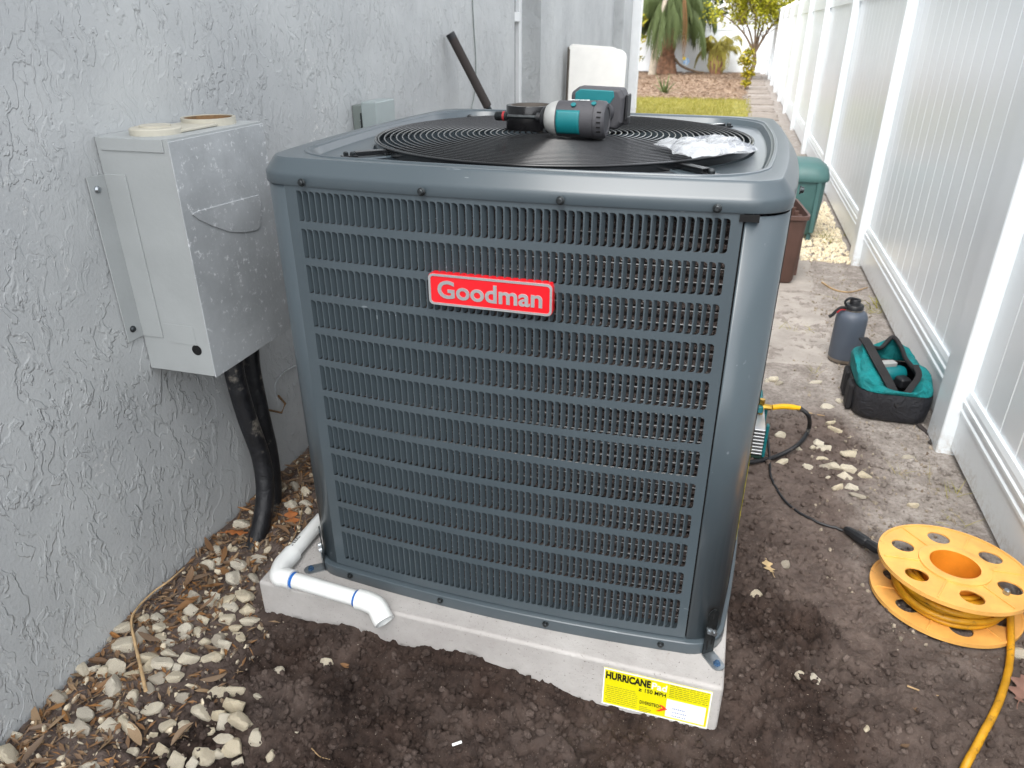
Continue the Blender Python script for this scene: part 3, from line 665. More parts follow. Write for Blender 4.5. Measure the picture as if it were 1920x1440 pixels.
# maker's badge
bd = bpy.data.objects.new('badge', None); col.objects.link(bd); bd.parent = ac; bd.location = (-.0035, bowf(0)-.004, .6455)
def rrect(w_, h_, r, n=6): return [(sx*(w_/2-r)+r*math.cos(a), sz*(h_/2-r)+r*math.sin(a)) for sx, sz, a0 in ((1, 1, 0), (-1, 1, 90), (-1, -1, 180), (1, -1, 270)) for a in [R_(a0+90*i/n) for i in range(n+1)]]
W_, H_ = .1955, .0505
MB().loft([[(x, y, z) for x, z in rrect(W_, H_, .008)] for y in (.010, -.004)]).build('plate', 'badge_red', bd, 30, bevel=.001)
ro, ri = rrect(W_-.0015, H_-.0015, .0075), rrect(W_-.0085, H_-.0085, .0050)
MB().loft([[(x, -.0035, z) for x, z in ro], [(x, -.0053, z) for x, z in ro], [(x, -.0053, z) for x, z in ri], [(x, -.0035, z) for x, z in ri]], False, False).build('border', 'silver', bd, 30)
put('lettering', text('Goodman', .165, .0285, bold=.022, depth=.0018), 'silver', bd, loc=(-.0825, -.0036, -.0135))
# tie-down brackets at the base corners
def bracket(x, y, a):
    e = bpy.data.objects.new('mounting_bracket', None); col.objects.link(e); e.parent = ac; e.location = (x, y, 0); e.rotation_euler = (0, 0, a)
    up = [(-.011, 0), (.011, 0), (.011, .092)]+[(.011*math.cos(t), .092+.011*math.sin(t)) for t in np.linspace(.3, math.pi-.3, 6)]+[(-.011, .092)]
    MB().prism(up, -.0011, .0011).build('strap', 'dark_zinc', e, 0)
    ft = [(-.012, 0), (.012, 0), (.012, -.030)]+[(.012*math.cos(t), -.030-.012*math.sin(t)) for t in np.linspace(.3, math.pi-.3, 6)]+[(-.012, -.030)]
    MB().loft([[(p[0], p[1], .0006) for p in ft], [(p[0], p[1], .0030) for p in ft]]).build('foot', 'zinc', e, 0)
    for sx, sz in ((-.0045, .028), (.0045, .028), (0, .086), (-.0045, .018)): MB().box(sx-.0013, sx+.0013, -.0016, -.0009, sz-.006, sz+.006).build('slot', 'hole_dark', e, 0)
    for sx, sz in ((-.0035, .056), (.005, .050)):
        MB().lathe([(.0062, 0), (.0062, .0015), (.0042, .002), (.0042, .006), (.001, .0065)], 10, cap1=True).xf(Matrix.Translation((sx, -.001, sz)) @ Matrix.Rotation(R_(90), 4, 'X')).build('bolt', 'zinc', e, 30)
    MB().lathe([(.0068, .003), (.0068, .0045), (.0046, .005), (.0046, .009), (.001, .0095)], 6, (0, -.028, 0), False, True).build('anchor_bolt', 'anchor_blue', e, 0)
bracket(.386, .006, R_(38)); bracket(-.386, .012, R_(-55))

# ------------------------------------------------------------------ things on and beside the house wall
ub = thing('utility_box', 'dented galvanised metal cover box with old pipe straps on top fixed to stucco wall', 'metal box', (WX, .177, .40))
bx, by1, by2, bz1, bz2 = -.5850, .0462, .3170, .400, .8374
def up_(name, b, m, par=ub, **k): return b.xf(Matrix.Translation((-WX, -.177, -.40))).build(name, m, par, **k)
body = MB().add([(WX+.002, by1, bz1-.0), (bx, by1, bz1), (bx, by2, bz1), (WX+.002, by2, bz1), (WX+.002, by1, bz2), (bx, by1, bz2), (bx, by2, bz2), (WX+.002, by2, bz2)],
    [(4, 5, 6, 7), (0, 1, 5, 4), (1, 2, 6, 5), (2, 3, 7, 6), (3, 0, 4, 7)])
bo = up_('body', body, 'paint_grey', solid=.002, bevel=.003)
up_('front_cover', MB().box(bx+.0003, bx+.0026, by1-.002, by2+.002, bz1-.002, bz2-.004), 'steel_grey', bevel=.0015)
up_('seam_strip', MB().box(WX+.012, bx-.010, by1-.0028, by1-.0003, bz2-.022, bz2-.0008), 'paint_grey', bevel=.0008)
fl = up_('flange', MB().box(WX+.002, WX+.0045, by1-.040, by1-.001, .470, .775).box(WX+.0045, WX+.050, by1-.0026, by1-.0004, .470, .775), 'paint_grey', bevel=.0008)
for z in (.752, .492): up_('screw', MB().lathe([(.0065, 0), (.0065, .002), (.004, .005), (.001, .0055)], 12, cap1=True).xf(Matrix.Translation((WX+.0045, by1-.024, z)) @ Matrix.Rotation(R_(90), 4, 'Y')), 'zinc' if z > .6 else 'dark_zinc', fl)
pq = [at(a_, b_, X=bx+.0026) for a_, b_ in ((359, 402), (366, 397), (420, 382), (484, 365), (488, 372), (487, 424), (480, 432), (455, 436), (430, 435), (398, 424), (372, 412))]
tp = MB().loft([[(x, p[1], p[2]) for p in pq] for x in (bx+.0024, bx+.0046)])
up_('torn_patch', tp, 'steel_grey', bevel=.0008)
up_('knockout_hole', MB().lathe([(.0001, 0), (.0105, 0), (.0105, .0006)], 20).xf(Matrix.Translation((bx-.030, by1-.0004, .452)) @ Matrix.Rotation(R_(90), 4, 'X')), 'hole_dark')
up_('side_label', MB().box(WX+.055, bx-.028, by1-.0011, by1-.0003, .462, .500), 'paint_grey')
c1 = at(258, 243, X=-.650); c2 = at(402, 229, X=-.655)
cp = up_('pipe_cap', MB().lathe([(.043, bz2), (.043, bz2+.009), (.041, bz2+.011), (.026, bz2+.0115), (.026, bz2+.0145), (.001, bz2+.015)], 28, (-.655, .105, 0), False, True), 'old_pvc')
up_('strap', MB().box(-.690, -.614, .110, .255, bz2+.0005, bz2+.006), 'old_pvc', bevel=.002)
rg = up_('pipe_end', MB().lathe([(.050, bz2-.004), (.050, bz2+.013), (.045, bz2+.013), (.045, bz2-.002)], 32, (-.655, .250, 0)), 'old_pvc')
up_('rusty_inside', MB().lathe([(.0445, bz2+.0115), (.0445, bz2+.0011), (.0005, bz2+.0011)], 32, (-.655, .250, 0)), 'rust', rg)

eb = thing('disconnect_box', 'small pale grey electrical disconnect box on the stucco wall behind the air conditioner', 'electrical box', (WX, 1.04, .60))
MB().box(.0005, .070, -.058, .060, 0, .205).build('body', 'disconnect_dark', eb, bevel=.003)
MB().box(.030, .079, -.0605, .064, -.002, .215).build('cover', 'disconnect_grey', eb, bevel=.004)
MB().box(.079, .081, -.02, .01, .150, .153).build('emboss', 'disconnect_grey', eb, 0)
for z in (.165, .15): MB().lathe([(.0025, 0), (.002, .0015), (.0002, .002)], 8, cap1=True).xf(Matrix.Translation((.026, -.0585, z)) @ Matrix.Rotation(R_(90), 4, 'X')).build('rivet', 'zinc', eb)
MB().box(.0265, .0295, -.0615, -.0575, .135, .185).build('hasp', 'dark_zinc', eb, bevel=.0005)

cb = [at(885, -60, X=WX+.004), at(886, 0, X=WX+.004), at(889, 60, X=WX+.004), at(892, 110, X=WX+.004), at(891, 165, X=WX+.004), at(882, 215, X=WX+.012), at(876, 260, X=WX+.02), at(872, 420, X=WX+.02)]
tag(MB().tube(spline(cb), .0022, 6).build('wall_cable', 'disconnect_dark'), 'thin grey cable hanging down the stucco wall beside the broom handle', 'cable')
h1 = [at(438, 660, X=-.668), at(440, 700, X=-.665), at(462, 780, X=-.660), at(490, 860, X=-.652), at(497, 925, X=-.645), at(489, 985, X=-.640), at(470, 1040, X=-.637), at(455, 1075, X=-.634)]
h2 = [at(470, 650, X=-.684), at(473, 690, X=-.684), at(489, 770, X=-.681), at(507, 850, X=-.676), at(514, 925, X=-.669), at(506, 985, X=-.662), at(494, 1030, X=-.657), at(482, 1060, X=-.655)]
for h_, r, lb in ((h1, .0212, 'thicker black insulated refrigerant line smeared with grey stucco below the metal box'), (h2, .0185, 'thinner black insulated refrigerant line tucked behind the thick one by the wall')):
    tag(MB().tube(spline(h_, 6), r, 14).build('insulated_line', 'black_rubber', smooth=60), lb, 'pipe', 'refrigerant lines')
wf = at(1100, 560, z=G); wt = at(845, 65, X=WX+.03); wf = np.array([wf[0], wf[1], gz(wf[0], wf[1])]); wd = wf-wt
wm_ = thing('pole_handle', 'dark foam-gripped pole leaning against the stucco wall behind the air conditioner', 'pole', tuple(wf))
kk = lambda t: tuple(wt+wd*t-wf)
Lp = np.linalg.norm(wd)
MB().tube([kk(0), kk(.002), kk(.003), kk(.235), kk(.238)], lambda t: .0165 if 0 < t < 1 else .010, 14).build('grip', 'foam_grip', wm_)
MB().tube([kk(.238), kk(1.0)], .0105, 10).build('shaft', 'dark_zinc', wm_)
MB().tube([kk(-.004), kk(.012)], .0172, 14).build('end_cap', 'black_plastic', wm_)
# rusty clip and loop of wire left on the wall beside the lines
cl = thing('wire_clip', 'rusty bent wire clip sticking out of the wall beside the black lines', 'wire', (WX, .33, .28))
q = [at(555, 685, X=WX+.004), at(530, 700, X=WX+.008), at(516, 722, X=WX+.010), at(520, 745, X=WX+.012), at(532, 756, X=WX+.012)]
MB().tube([np.array(p)-np.array((WX, .33, .28)) for p in spline(q)], .0018, 6).build('wire', 'steel_grey', cl)
q = [at(522, 742, X=WX+.012), at(535, 757, X=WX+.016), at(528, 774, X=WX+.016), at(500, 768, X=WX+.004)]
MB().tube([np.array(p)-np.array((WX, .33, .28)) for p in q], .0030, 6).build('bracket', 'rust', cl)
# boards leaning in the corner of the wall
for nm, lb, x0, x1, y, ht, m_ in (('leaning_board', 'front white rounded-corner board leaning by the house wall', -.700, -.345, 3.72, .965, 'white_board'), ('leaning_board', 'second white board half hidden behind the front leaning board', -.722, -.40, 3.80, .975, 'white_board')):
    t = thing(nm, lb, 'board', ((x0+x1)/2, y, G+.002), 0, 'white boards by the wall'); t.rotation_euler = (R_(-3), 0, R_(-6)); w2 = (x1-x0)/2
    pr = [(-w2, 0), (w2, 0), (w2, ht-.06)]+[(w2-.06+.06*math.sin(a), ht-.06+.05*math.cos(a)) for a in np.linspace(1.4, .1, 5)]+[(-w2+.02, ht+.004), (-w2, ht-.01)]
    MB().prism(pr, -.009, .009).build('sheet', m_, t, 0, bevel=.002)
    MB().box(-w2-.010, -w2-.0005, -.011, .011, 0, ht-.012).build('edge_trim', 'board_edge', t, 0, bevel=.002)

# ------------------------------------------------------------------ drain pipe on the pad
PR = .0158
pv = thing('drain_pipe', 'white plastic drain pipe with elbows lying along the corner of the pad', 'pipe', (-.457, -.047, 0), 0)
O_ = Vector((-.457, -.047, 0))
def pp(name, path, r, m, par=pv, n=16, caps=False): return MB().tube([Vector(p)-O_ for p in path], r, n, caps).build(name, m, par, 60)
zc = PR+.002
A0, A1, A2 = Vector((-.4605, .40, zc+.002)), Vector((-.4600, -.010, zc+.001)), Vector((-.4565, -.0475, zc))
ax = (Vector(at(675, 1117, z=zc+.004))-Vector(at(545, 1083, z=zc))).normalized(); ax.z = -.01
B0, B1 = A2+ax*.030, A2+ax*.205
long_ = pp('pipe', [A0, A1], PR, 'pvc', caps=True)
pp('elbow', spline([A1+Vector((0, .030, 0)), A1+Vector((0, .012, 0)), A1+Vector((.001, -.012, 0)), A2+Vector((.002, -.000, 0))+ax*.006, A2+ax*.022, A2+ax*.040], 5), PR*1.24, 'pvc', caps=True)
pp('pipe', [B0, B1], PR, 'pvc', caps=True)
for p in (A2+ax*.0395, A2+ax*.1840): pp('primer_band', [p, p+ax*.0065], PR*1.035, 'pvc_primer')
d2 = (ax+Vector((-.05, -.62, -.62))).normalized(); E0 = A2+ax*.190
eb_ = spline([E0, E0+ax*.020, E0+ax*.036+d2*.006, E0+ax*.036+d2*.026, E0+ax*.036+d2*.040], 5)
pp('outlet_elbow', eb_, PR*1.26, 'pvc')
pp('outlet_bore', [eb_[-1]-d2*.03*1., eb_[-1]-d2*.0002], PR*1.05, 'pvc')
rm = MB().loft([[Vector(eb_[-1])-O_+r_*(math.cos(t)*d2.orthogonal().normalized()+math.sin(t)*d2.cross(d2.orthogonal()).normalized()) for t in np.linspace(0, 2*math.pi, 24, endpoint=False)] for r_ in (PR*1.26, PR*1.05)], False, False).build('rim', 'pvc', pv, 0)
lm = text('VC LLC', .046, .010, bold=.01, depth=.0003)
lo = put('print', lm, 'print_black', long_, loc=Vector((-.4600, .010, zc+PR+.0012))-O_); lo.rotation_euler = (R_(-90), 0, R_(90))
lm = text('XUR', .025, .010, bold=.01, depth=.0003)
lo = put('print', lm, 'print_black', long_, loc=Vector((-.4602, .135, zc+PR+.0014))-O_); lo.rotation_euler = (R_(-90), 0, R_(90))

# ------------------------------------------------------------------ things on top of the unit
ZG = LT+.0042
tr = thing('tape_roll', 'roll of shiny black tape standing flat on the fan grille', 'tape roll', (-.062, .432, ZG))
MB().lathe([(.0395, 0), (.0465, 0), (.0470, .001), (.0470, .042), (.0465, .043), (.0395, .043)], 48).build('tape', 'tape_black', tr, 40)
MB().lathe([(.0395, -.0), (.0395, .043), (.0372, .043), (.0372, 0), (.0395, 0)], 40).build('core', 'cardboard', tr, 40)
# impact driver lying on its side: axis along the body, battery away from the camera
dv = thing('impact_driver', 'teal and charcoal cordless impact driver with socket bit lying on the grille', 'power tool', (.046, .315, ZG+.0325), R_(-4))
RX = lambda b: b.xf(Matrix.Rotation(R_(90), 4, 'Y'))
def lx(prof, n=28, sy=1., sz=1.): return MB().loft([[(x, r*sy*math.cos(2*math.pi*i/n), r*sz*math.sin(2*math.pi*i/n)) for i in range(n)] for x, r in prof])
lx([(-.0265, .0290), (-.024, .0296), (.018, .0302), (.0405, .0312), (.041, .0302), (.0425, .0302), (.043, .0318), (.056, .0308), (.0605, .0265), (.0605, .021), (.0590, .0205)]).build('motor_housing', 'tool_grey', dv, 40)
lx([(-.0505, .0150), (-.048, .0205), (-.042, .0252), (-.034, .0280), (-.0262, .0292), (-.0258, .028)]).build('gear_case', 'tool_silver', dv, 40)
lx([(-.0575, .0140), (-.055, .0175), (-.0505, .0185), (-.0500, .012)]).build('nose_bumper', 'black_plastic', dv, 40)
tl = MB()
for a0, a1 in ((150, 250),):
    g = [[(x, -.0308*math.sin(R_(a))*1.0, .0308*math.cos(R_(a))) for a in np.linspace(58, 138, 10)] for x in (-.0235, -.02, 0, .014, .018)]
    tl.loft(g, False, False, closed=False)
tl.build('teal_panel', 'teal', dv, 60, solid=-.0006)
MB().lathe([(.0045, 0), (.0045, .002), (.001, .0022)], 12, cap1=True).xf(Matrix.Translation((.005, -.0195, .0243)) @ Matrix.Rotation(R_(38), 4, 'X')).build('screw_boss', 'teal', dv)
MB().lathe([(.0045, 0), (.0045, .002), (.001, .0022)], 12, cap1=True).xf(Matrix.Translation((.040, -.0170, .0268)) @ Matrix.Rotation(R_(32), 4, 'X')).build('screw_boss', 'teal', dv)
lo = put('print', text('IMPACT DRIVER', .036, .0038, bold=.01, depth=.0003), 'print_white', dv, loc=(-.006, -.0075, .0306)); lo.rotation_euler = (R_(-70), 0, 0)
for i in range(5):
    a = R_(62+15*i); MB().cbox((.052, -.0312*math.sin(a), .0312*math.cos(a)), (.007, .0022, .0016), Matrix.Rotation(a, 3, 'X')).build('vent', 'hole_dark', dv, 0)
lx([(-.0680, .0060), (-.067, .0078), (-.058, .0078), (-.057, .006)], 16).build('chuck', 'black_plastic', dv)
lx([(-.124, .0036), (-.0665, .0036)], 6).build('bit_shank', 'dark_zinc', dv, 0)
lx([(-.146, .0066), (-.144, .0080), (-.124, .0080), (-.123, .0040)], 16).build('socket', 'dark_zinc', dv)
lx([(-.1315, .0083), (-.1275, .0083)], 16).build('socket_band', 'red_cord', dv)
hd = MB().loft([[(cx+.0165*math.cos(t)*k, y, cz+.0150*math.sin(t)*k) for t in np.linspace(0, 2*math.pi, 16, endpoint=False)] for y, cx, cz, k in ((.012, .022, 0, 1.15), (.040, .026, .0, 1.), (.070, .030, .002, .95), (.090, .034, .004, 1.3))])
hd.build('handle', 'tool_grey', dv, 60)
bt = MB()
pr = [(-.030, -.026), (.058, -.026), (.068, -.014), (.070, .030), (.062, .044), (-.016, .046), (-.030, .036)]
bo_ = MB().loft([[(x, y, z+.0) for x, z in [(p[0]*k+.006*(1-k), p[1]*k+.004*(1-k)) for p in pr]] for y, k in ((.086, .93), (.092, 1.), (.128, 1.), (.136, .93))]).build('battery', 'tool_grey', dv, 0, bevel=.004, seg=3)
MB().loft([[(x, y, z) for x, z in ((-.022, .018), (.044, .018), (.052, .030), (.050, .0405), (-.012, .0425), (-.022, .036))] for y in (.0848, .0900)]).build('teal_panel', 'teal', bo_, 0, bevel=.002)
MB().box(.070, .075, .095, .126, -.010, .034).box(.066, .077, .100, .120, -.018, -.004).build('battery_latch', 'black_plastic', bo_, 0, bevel=.002)
# crumpled plastic parts bag
n = 34; vs = []; fs = []
def bagpt(u, v, s):
    e = (1-abs(u)**3.2)*(1-abs(v)**3.2); x = .074*u+.008*v+.006*math.sin(5*v); y = .064*v-.014*u*v+.005*math.sin(7*u+1)
    z = .005+(.017*e**.7)*(.5+.5*s)*(1+.6*fbm(np.array(u*2+5), np.array(v*2+s), 2, 3))+.012*float(fbm(np.array(u+9.), np.array(v+4.), 3.5, 3))*(1.0)+.004*float(abs(fbm(np.array(u), np.array(v), 9, 2)))
    if s < 0: z = min(z, .004+.006*e)
    return (x, y, float(max(z, .0008)))
for s in (1, -1):
    o0 = len(vs)
    for i in range(n+1):
        for j in range(n+1): vs.append(bagpt(-1+2*i/n, -1+2*j/n, s))
    for i in range(n):
        for j in range(n): a = o0+i*(n+1)+j; fs.append((a, a+1, a+n+2, a+n+1))
pb = MB().add(vs, fs).build('plastic_bag', 'film', smooth=60); pb.scale = (.88, .88, .9); pb.location = (.285, .222, ZG+.0003); pb.rotation_euler = (0, 0, R_(32))
tag(pb, 'crumpled clear plastic parts bag lying on the right of the fan grille', 'plastic bag')

# ------------------------------------------------------------------ tools on the ground by the fence
p = ground_at(1583, 688)
bt_ = thing('water_bottle', 'slate blue insulated steel bottle with black lid and strap standing on the slab', 'bottle', (.797, 1.585, gz(.797, 1.585)+.006))
MB().lathe([(.0005, 0), (.0490, 0), (.0510, .002), (.0512, .012)], 36, cap0=True).build('base_ring', 'steel', bt_, 40)
MB().lathe([(.0512, .012), (.0518, .014), (.0518, .150), (.0505, .163), (.045, .176), (.036, .183), (.030, .1855)], 40).build('body', 'bottle_blue', bt_, 50)
MB().lathe([(.0295, .184), (.0300, .187), (.0295, .1905)], 32).build('neck_ring', 'steel', bt_)
ld = MB().lathe([(.0285, .1895), (.0310, .191), (.0310, .203), (.0285, .206), (.022, .207), (.0175, .2075), (.0175, .222), (.0155, .225), (.0005, .2255)], 28, cap1=True).build('lid', 'black_plastic', bt_, 40)
MB().tube(spline([(-.026, -.010, .200), (-.034, -.012, .216), (-.022, -.012, .230), (-.004, -.008, .228), (.010, -.006, .222)], 6), .0042, 8).build('carry_loop', 'black_plastic', ld, 60)
MB().tube(spline([(-.028, -.016, .196), (-.046, -.022, .196), (-.058, -.024, .184), (-.068, -.026, .170), (-.078, -.028, .162)], 6), .0058, 8).build('paracord', 'black_cloth', bt_, 60)
MB().tube(spline([(-.030, -.018, .190), (-.046, -.026, .190), (-.056, -.028, .180)], 6), .0034, 8).build('paracord', 'red_cord', bt_, 60)
# tool bag
bc = (.880, 1.262); zb_ = gz(*bc)
bg_ = thing('tool_bag', 'teal and black open tool bag with cordless drill inside leaning near the fence post', 'tool bag', (bc[0], bc[1], zb_))
def rrp(hx, hy, r, n=24, z=0., dx=0., dy=0.):
    out = []
    for i in range(n):
        t = 2*math.pi*(i+.5)/n-math.pi/2; c, s = math.cos(t), math.sin(t); e = .42
        out.append((dx+hx*math.copysign(abs(c)**e, c), dy+hy*math.copysign(abs(s)**e, s), z))
    return out
NBG = 60
def rel(a): return (a[0]-bc[0], a[1]-bc[1], a[2]-zb_)
low = [rrp(.100, .122, 0, NBG, .001), rrp(.106, .130, 0, NBG, .010), rrp(.110, .136, 0, NBG, .045), rrp(.112, .139, 0, NBG, .078), rrp(.109, .136, 0, NBG, .100)]
def jit(r, a): return [(p[0]*(1+a*float(fbm(np.array(p[0]*9.+p[2]*7), np.array(p[1]*9.), 3, 3))), p[1]*(1+a*float(fbm(np.array(p[1]*9.+2), np.array(p[0]*9.+p[2]*9), 3, 3))), p[2]) for p in r]
low = [jit(r, .10) for r in low]
MB().loft(low, True, False).build('lower_panel', 'black_leather', bg_, 60, sub=1)
rimk = [rel(at(*c[:2], Y=c[2])) for c in ((1684, 752, 1.150), (1660, 712, 1.175), (1640, 675, 1.215), (1620, 640, 1.270), (1634, 650, 1.330), (1652, 652, 1.365), (1674, 632, 1.385), (1690, 652, 1.350), (1698, 672, 1.300), (1712, 690, 1.255), (1720, 706, 1.215), (1702, 732, 1.180))]
rk = spline(rimk+[rimk[0]], 10)[:-1]
def rim_at(i):
    f = i/NBG*len(rk); a = int(f) % len(rk); return np.array(rk[a])
# match ring order: ring starts at the front (-y) going towards +x; the rim runs front -> left, so reverse it
rk = [rk[0]]+rk[1:][::-1]
rimr = [tuple(rim_at(i)) for i in range(NBG)]
midr = []
top_low = low[-1]; rings_ = []
for t in (0, .15, .3, .45, .6, .75, .88, 1.):
    ring = []
    for i in range(NBG):
        a, b_ = np.array(top_low[i]), np.array(rimr[i]); p_ = a*(1-t)+b_*t
        out = np.array([p_[0], p_[1], 0]); p_ = p_+out*(.10*math.sin(math.pi*t))*(1-.3*t)+np.array([0, 0, .030*math.sin(math.pi*t)*(1-t)])
        p_ = p_+np.array([0, 0, 1])*.050*math.sin(math.pi*t)*float(fbm(np.array(i*.35), np.array(t*3.), 1.2, 3))+np.array([p_[0], p_[1], 0])*.5*math.sin(math.pi*t)*float(fbm(np.array(i*.3+40), np.array(t*4.), 1.3, 3))
        ring.append(tuple(p_))
    rings_.append(ring)
MB().loft(rings_, False, False).build('upper_panel', 'teal_cloth', bg_, 60, sub=1, solid=.002)
MB().tube(rimr, .0068, 8, closed=True).build('zip_edge', 'black_cloth', bg_, 60)
MB().loft([[(p[0]*.86, p[1]*.86, .012) for p in low[0]], [(p[0]*.86, p[1]*.86, .07) for p in low[0]]], True, False).build('lining', 'hole_dark', bg_, 60)
s1 = [rel(at(*c[:2], Y=c[2])) for c in ((1686, 762, 1.128), (1668, 722, 1.150), (1645, 680, 1.195), (1626, 645, 1.250), (1618, 636, 1.285))]
sp1 = spline(s1, 6)
def ribbon(path, w_, t_=.003):
    P_ = [Vector(p) for p in path]; r = []
    for i, p in enumerate(P_):
        d = (P_[min(i+1, len(P_)-1)]-P_[max(i-1, 0)]).normalized(); s = d.cross(Vector((0, -.6, .8))).normalized(); u_ = s.cross(d).normalized()
        r.append([p+s*w_, p+s*w_+u_*t_, p-s*w_+u_*t_, p-s*w_])
    return MB().loft(r)
ribbon(sp1, .0125, .006).build('handle', 'black_cloth', bg_, 40)
s2 = [rel(at(*c[:2], Y=c[2])) for c in ((1688, 758, 1.130), (1706, 730, 1.158), (1722, 706, 1.200), (1716, 686, 1.240))]
ribbon(spline(s2, 6), .0085, .005).build('handle', 'black_cloth', bg_, 40)
MB().tube([Vector(rel(at(1684, 756, Y=1.126)))+Vector((.006*math.cos(t), 0, .007*math.sin(t))) for t in np.linspace(0, 6.28, 14)[:-1]], .0016, 6, closed=True).build('zip_ring', 'zinc', bg_)
for i, (hx, zz_, a) in enumerate(((-.108, .055, 0), (-.106, .050, 0))):
    MB().cbox((hx-.006, -.055+.10*i, .052), (.018, .055, .085)).build('side_pocket', 'black_cloth', bg_, 0, bevel=.008, seg=3)
tail = [(.075, -.128, .012), (.090, -.150, .006), (.098, -.175, .004), (.100, -.205, .004), (.086, -.232, .003)]
tl_ = [(x, y, gz(bc[0]+x, bc[1]+y)-zb_+.004) for x, y, z in tail]; tl_[0] = tail[0]
ribbon(spline(tl_, 6), .0060, .002).build('strap_end', 'foam_grip', bg_, 40)
dr = thing('cordless_drill', 'teal and black cordless drill lying inside the open tool bag', 'power tool', (.885, 1.275, zb_+.105), R_(25))
lx([(-.030, .020), (-.024, .024), (.030, .024), (.040, .020)]).build('body', 'teal', dr, 40); lx([(-.050, .012), (-.045, .017), (-.029, .019)]).build('chuck', 'tool_silver', dr, 40)
MB().cbox((.016, -.030, -.012), (.036, .055, .032)).build('handle', 'black_plastic', dr, 0, bevel=.008, seg=3)
MB().cbox((-.012, .010, .030), (.050, .026, .016)).build('fuel_label', 'tool_silver', dr, 0, bevel=.004)
# vacuum pump behind the unit
vp = thing('vacuum_pump', 'teal and silver vacuum pump with cooling fins behind the air conditioner corner', 'pump', (.478, .865, gz(.478, .865)))
MB().box(-.070, .030, -.055, .16, .002, .012).build('base', 'green_dark', vp, 0, bevel=.004)
MB().lathe([(.040, 0), (.042, .004), (.042, .12), (.040, .124)], 28, cap0=True, cap1=True).xf(Matrix.Translation((-.020, -.045, .062)) @ Matrix.Rotation(R_(-90), 4, 'X')).build('motor', 'tool_silver', vp)
MB().box(-.060, .018, .078, .150, .014, .120).build('oil_case', 'teal', vp, 0, bevel=.006)
for i in range(8): MB().box(-.062, .0235, -.062, .074, .020+.0105*i, .0245+.0105*i).build('fin', 'silver', vp, 0, bevel=.0015)
MB().box(.0238, .032, -.060, -.044, .012, .112).build('end_plate', 'teal', vp, 0, bevel=.003); MB().box(.0238, .032, .060, .074, .012, .112).build('end_plate', 'teal', vp, 0, bevel=.003)
MB().box(-.012, .016, .02, .07, .104, .126).build('handle', 'teal', vp, 0, bevel=.005)
f0 = Vector(rel0 := at(1432, 762, Y=.90))-Vector(vp.location)
MB().tube([f0+Vector((-.030, .0, -.004)), f0, f0+Vector((.020, .002, -.002))], .0085, 8).build('brass_fitting', 'brass', vp)
MB().tube([f0+Vector((-.006, 0, -.03)), f0+Vector((-.006, 0, .022))], .0075, 8).build('brass_valve', 'brass', vp)
hp0 = [at(1448, 764, Y=.905), at(1470, 762, Y=.915), at(1500, 765, Y=.925)]
hz = thing('service_hose', 'black refrigerant hose with yellow end curling from the vacuum pump', 'hose', tuple(at(1500, 765, Y=.925)))
hl = Vector(hz.location)
MB().tube([Vector(p)-hl for p in spline(hp0, 5)], lambda t: .0078 if t < .85 else .0062, 10).build('yellow_end', 'hose_yellow', hz, 60)
hb = [hp0[-1], at(1516, 780, Y=.915)]
for a, b_ in ((1516, 805), (1497, 833), (1455, 856), (1412, 866), (1380, 868)):
    g_ = at(a, b_, z=-.035 if a > 1490 else -.058); hb.append(np.array([g_[0], g_[1], max(g_[2], gz(g_[0], g_[1])+.006)]))
MB().tube([Vector(p)-hl for p in spline(hb, 8)], .0058, 10).build('hose', 'black_rubber', hz, 60)
# power cord from the pump to the reel
pc = thing('power_cord', 'thin black power cord with plug running over the soil to the yellow reel', 'cord', tuple(ground_at(1580, 997)))
cl_ = Vector(pc.location); pth = []
for a, b_ in ((1418, 775), (1428, 800), (1440, 830), (1443, 870), (1448, 905), (1478, 948), (1525, 978), (1580, 997)):
    g_ = ground_at(a, b_); pth.append(g_+np.array([0, 0, .0035]))
pth = spline(pth, 8); pth = [np.array([p_[0], p_[1], max(p_[2], gz(p_[0], p_[1])+.003)]) for p_ in pth]
MB().tube([Vector(p_)-cl_ for p_ in pth], .0032, 8).build('cable', 'black_plastic', pc, 60)
# reel
RC = np.array([.857, .352]); RZ = min(gz(.857+.13*math.cos(a), .352+.13*math.sin(a)) for a in np.linspace(0, 6.28, 12))+.008
re = thing('cord_reel', 'faded yellow plastic cord reel lying flat on the dirt near the fence', 'cord reel', (RC[0], RC[1], RZ)); re.rotation_euler = (R_(-2.5), R_(2.0), R_(20))
RR = .1415
def flange_mesh(z0, z1):
    bm = bmesh.new()
    def loop(cx, cy, r, n):
        vs_ = [bm.verts.new((cx+r*math.cos(2*math.pi*i/n), cy+r*math.sin(2*math.pi*i/n), 0)) for i in range(n)]
        return [bm.edges.new((vs_[i], vs_[(i+1) % n])) for i in range(n)]
    E_ = loop(0, 0, RR, 72)+loop(0, 0, .0465, 48)
    for k in range(6): a = k*math.pi/3+.25; E_ += loop(.098*math.cos(a), .098*math.sin(a), .0215, 24)
    bmesh.ops.triangle_fill(bm, use_beauty=True, edges=E_)
    r = bmesh.ops.extrude_face_region(bm, geom=bm.faces[:])
    for v in r['geom']:
        if isinstance(v, bmesh.types.BMVert): v.co.z = z1-z0
    bmesh.ops.recalc_face_normals(bm, faces=bm.faces); me = bpy.data.meshes.new('flange'); bm.to_mesh(me); bm.free(); return me
fm = flange_mesh(0, .0045)
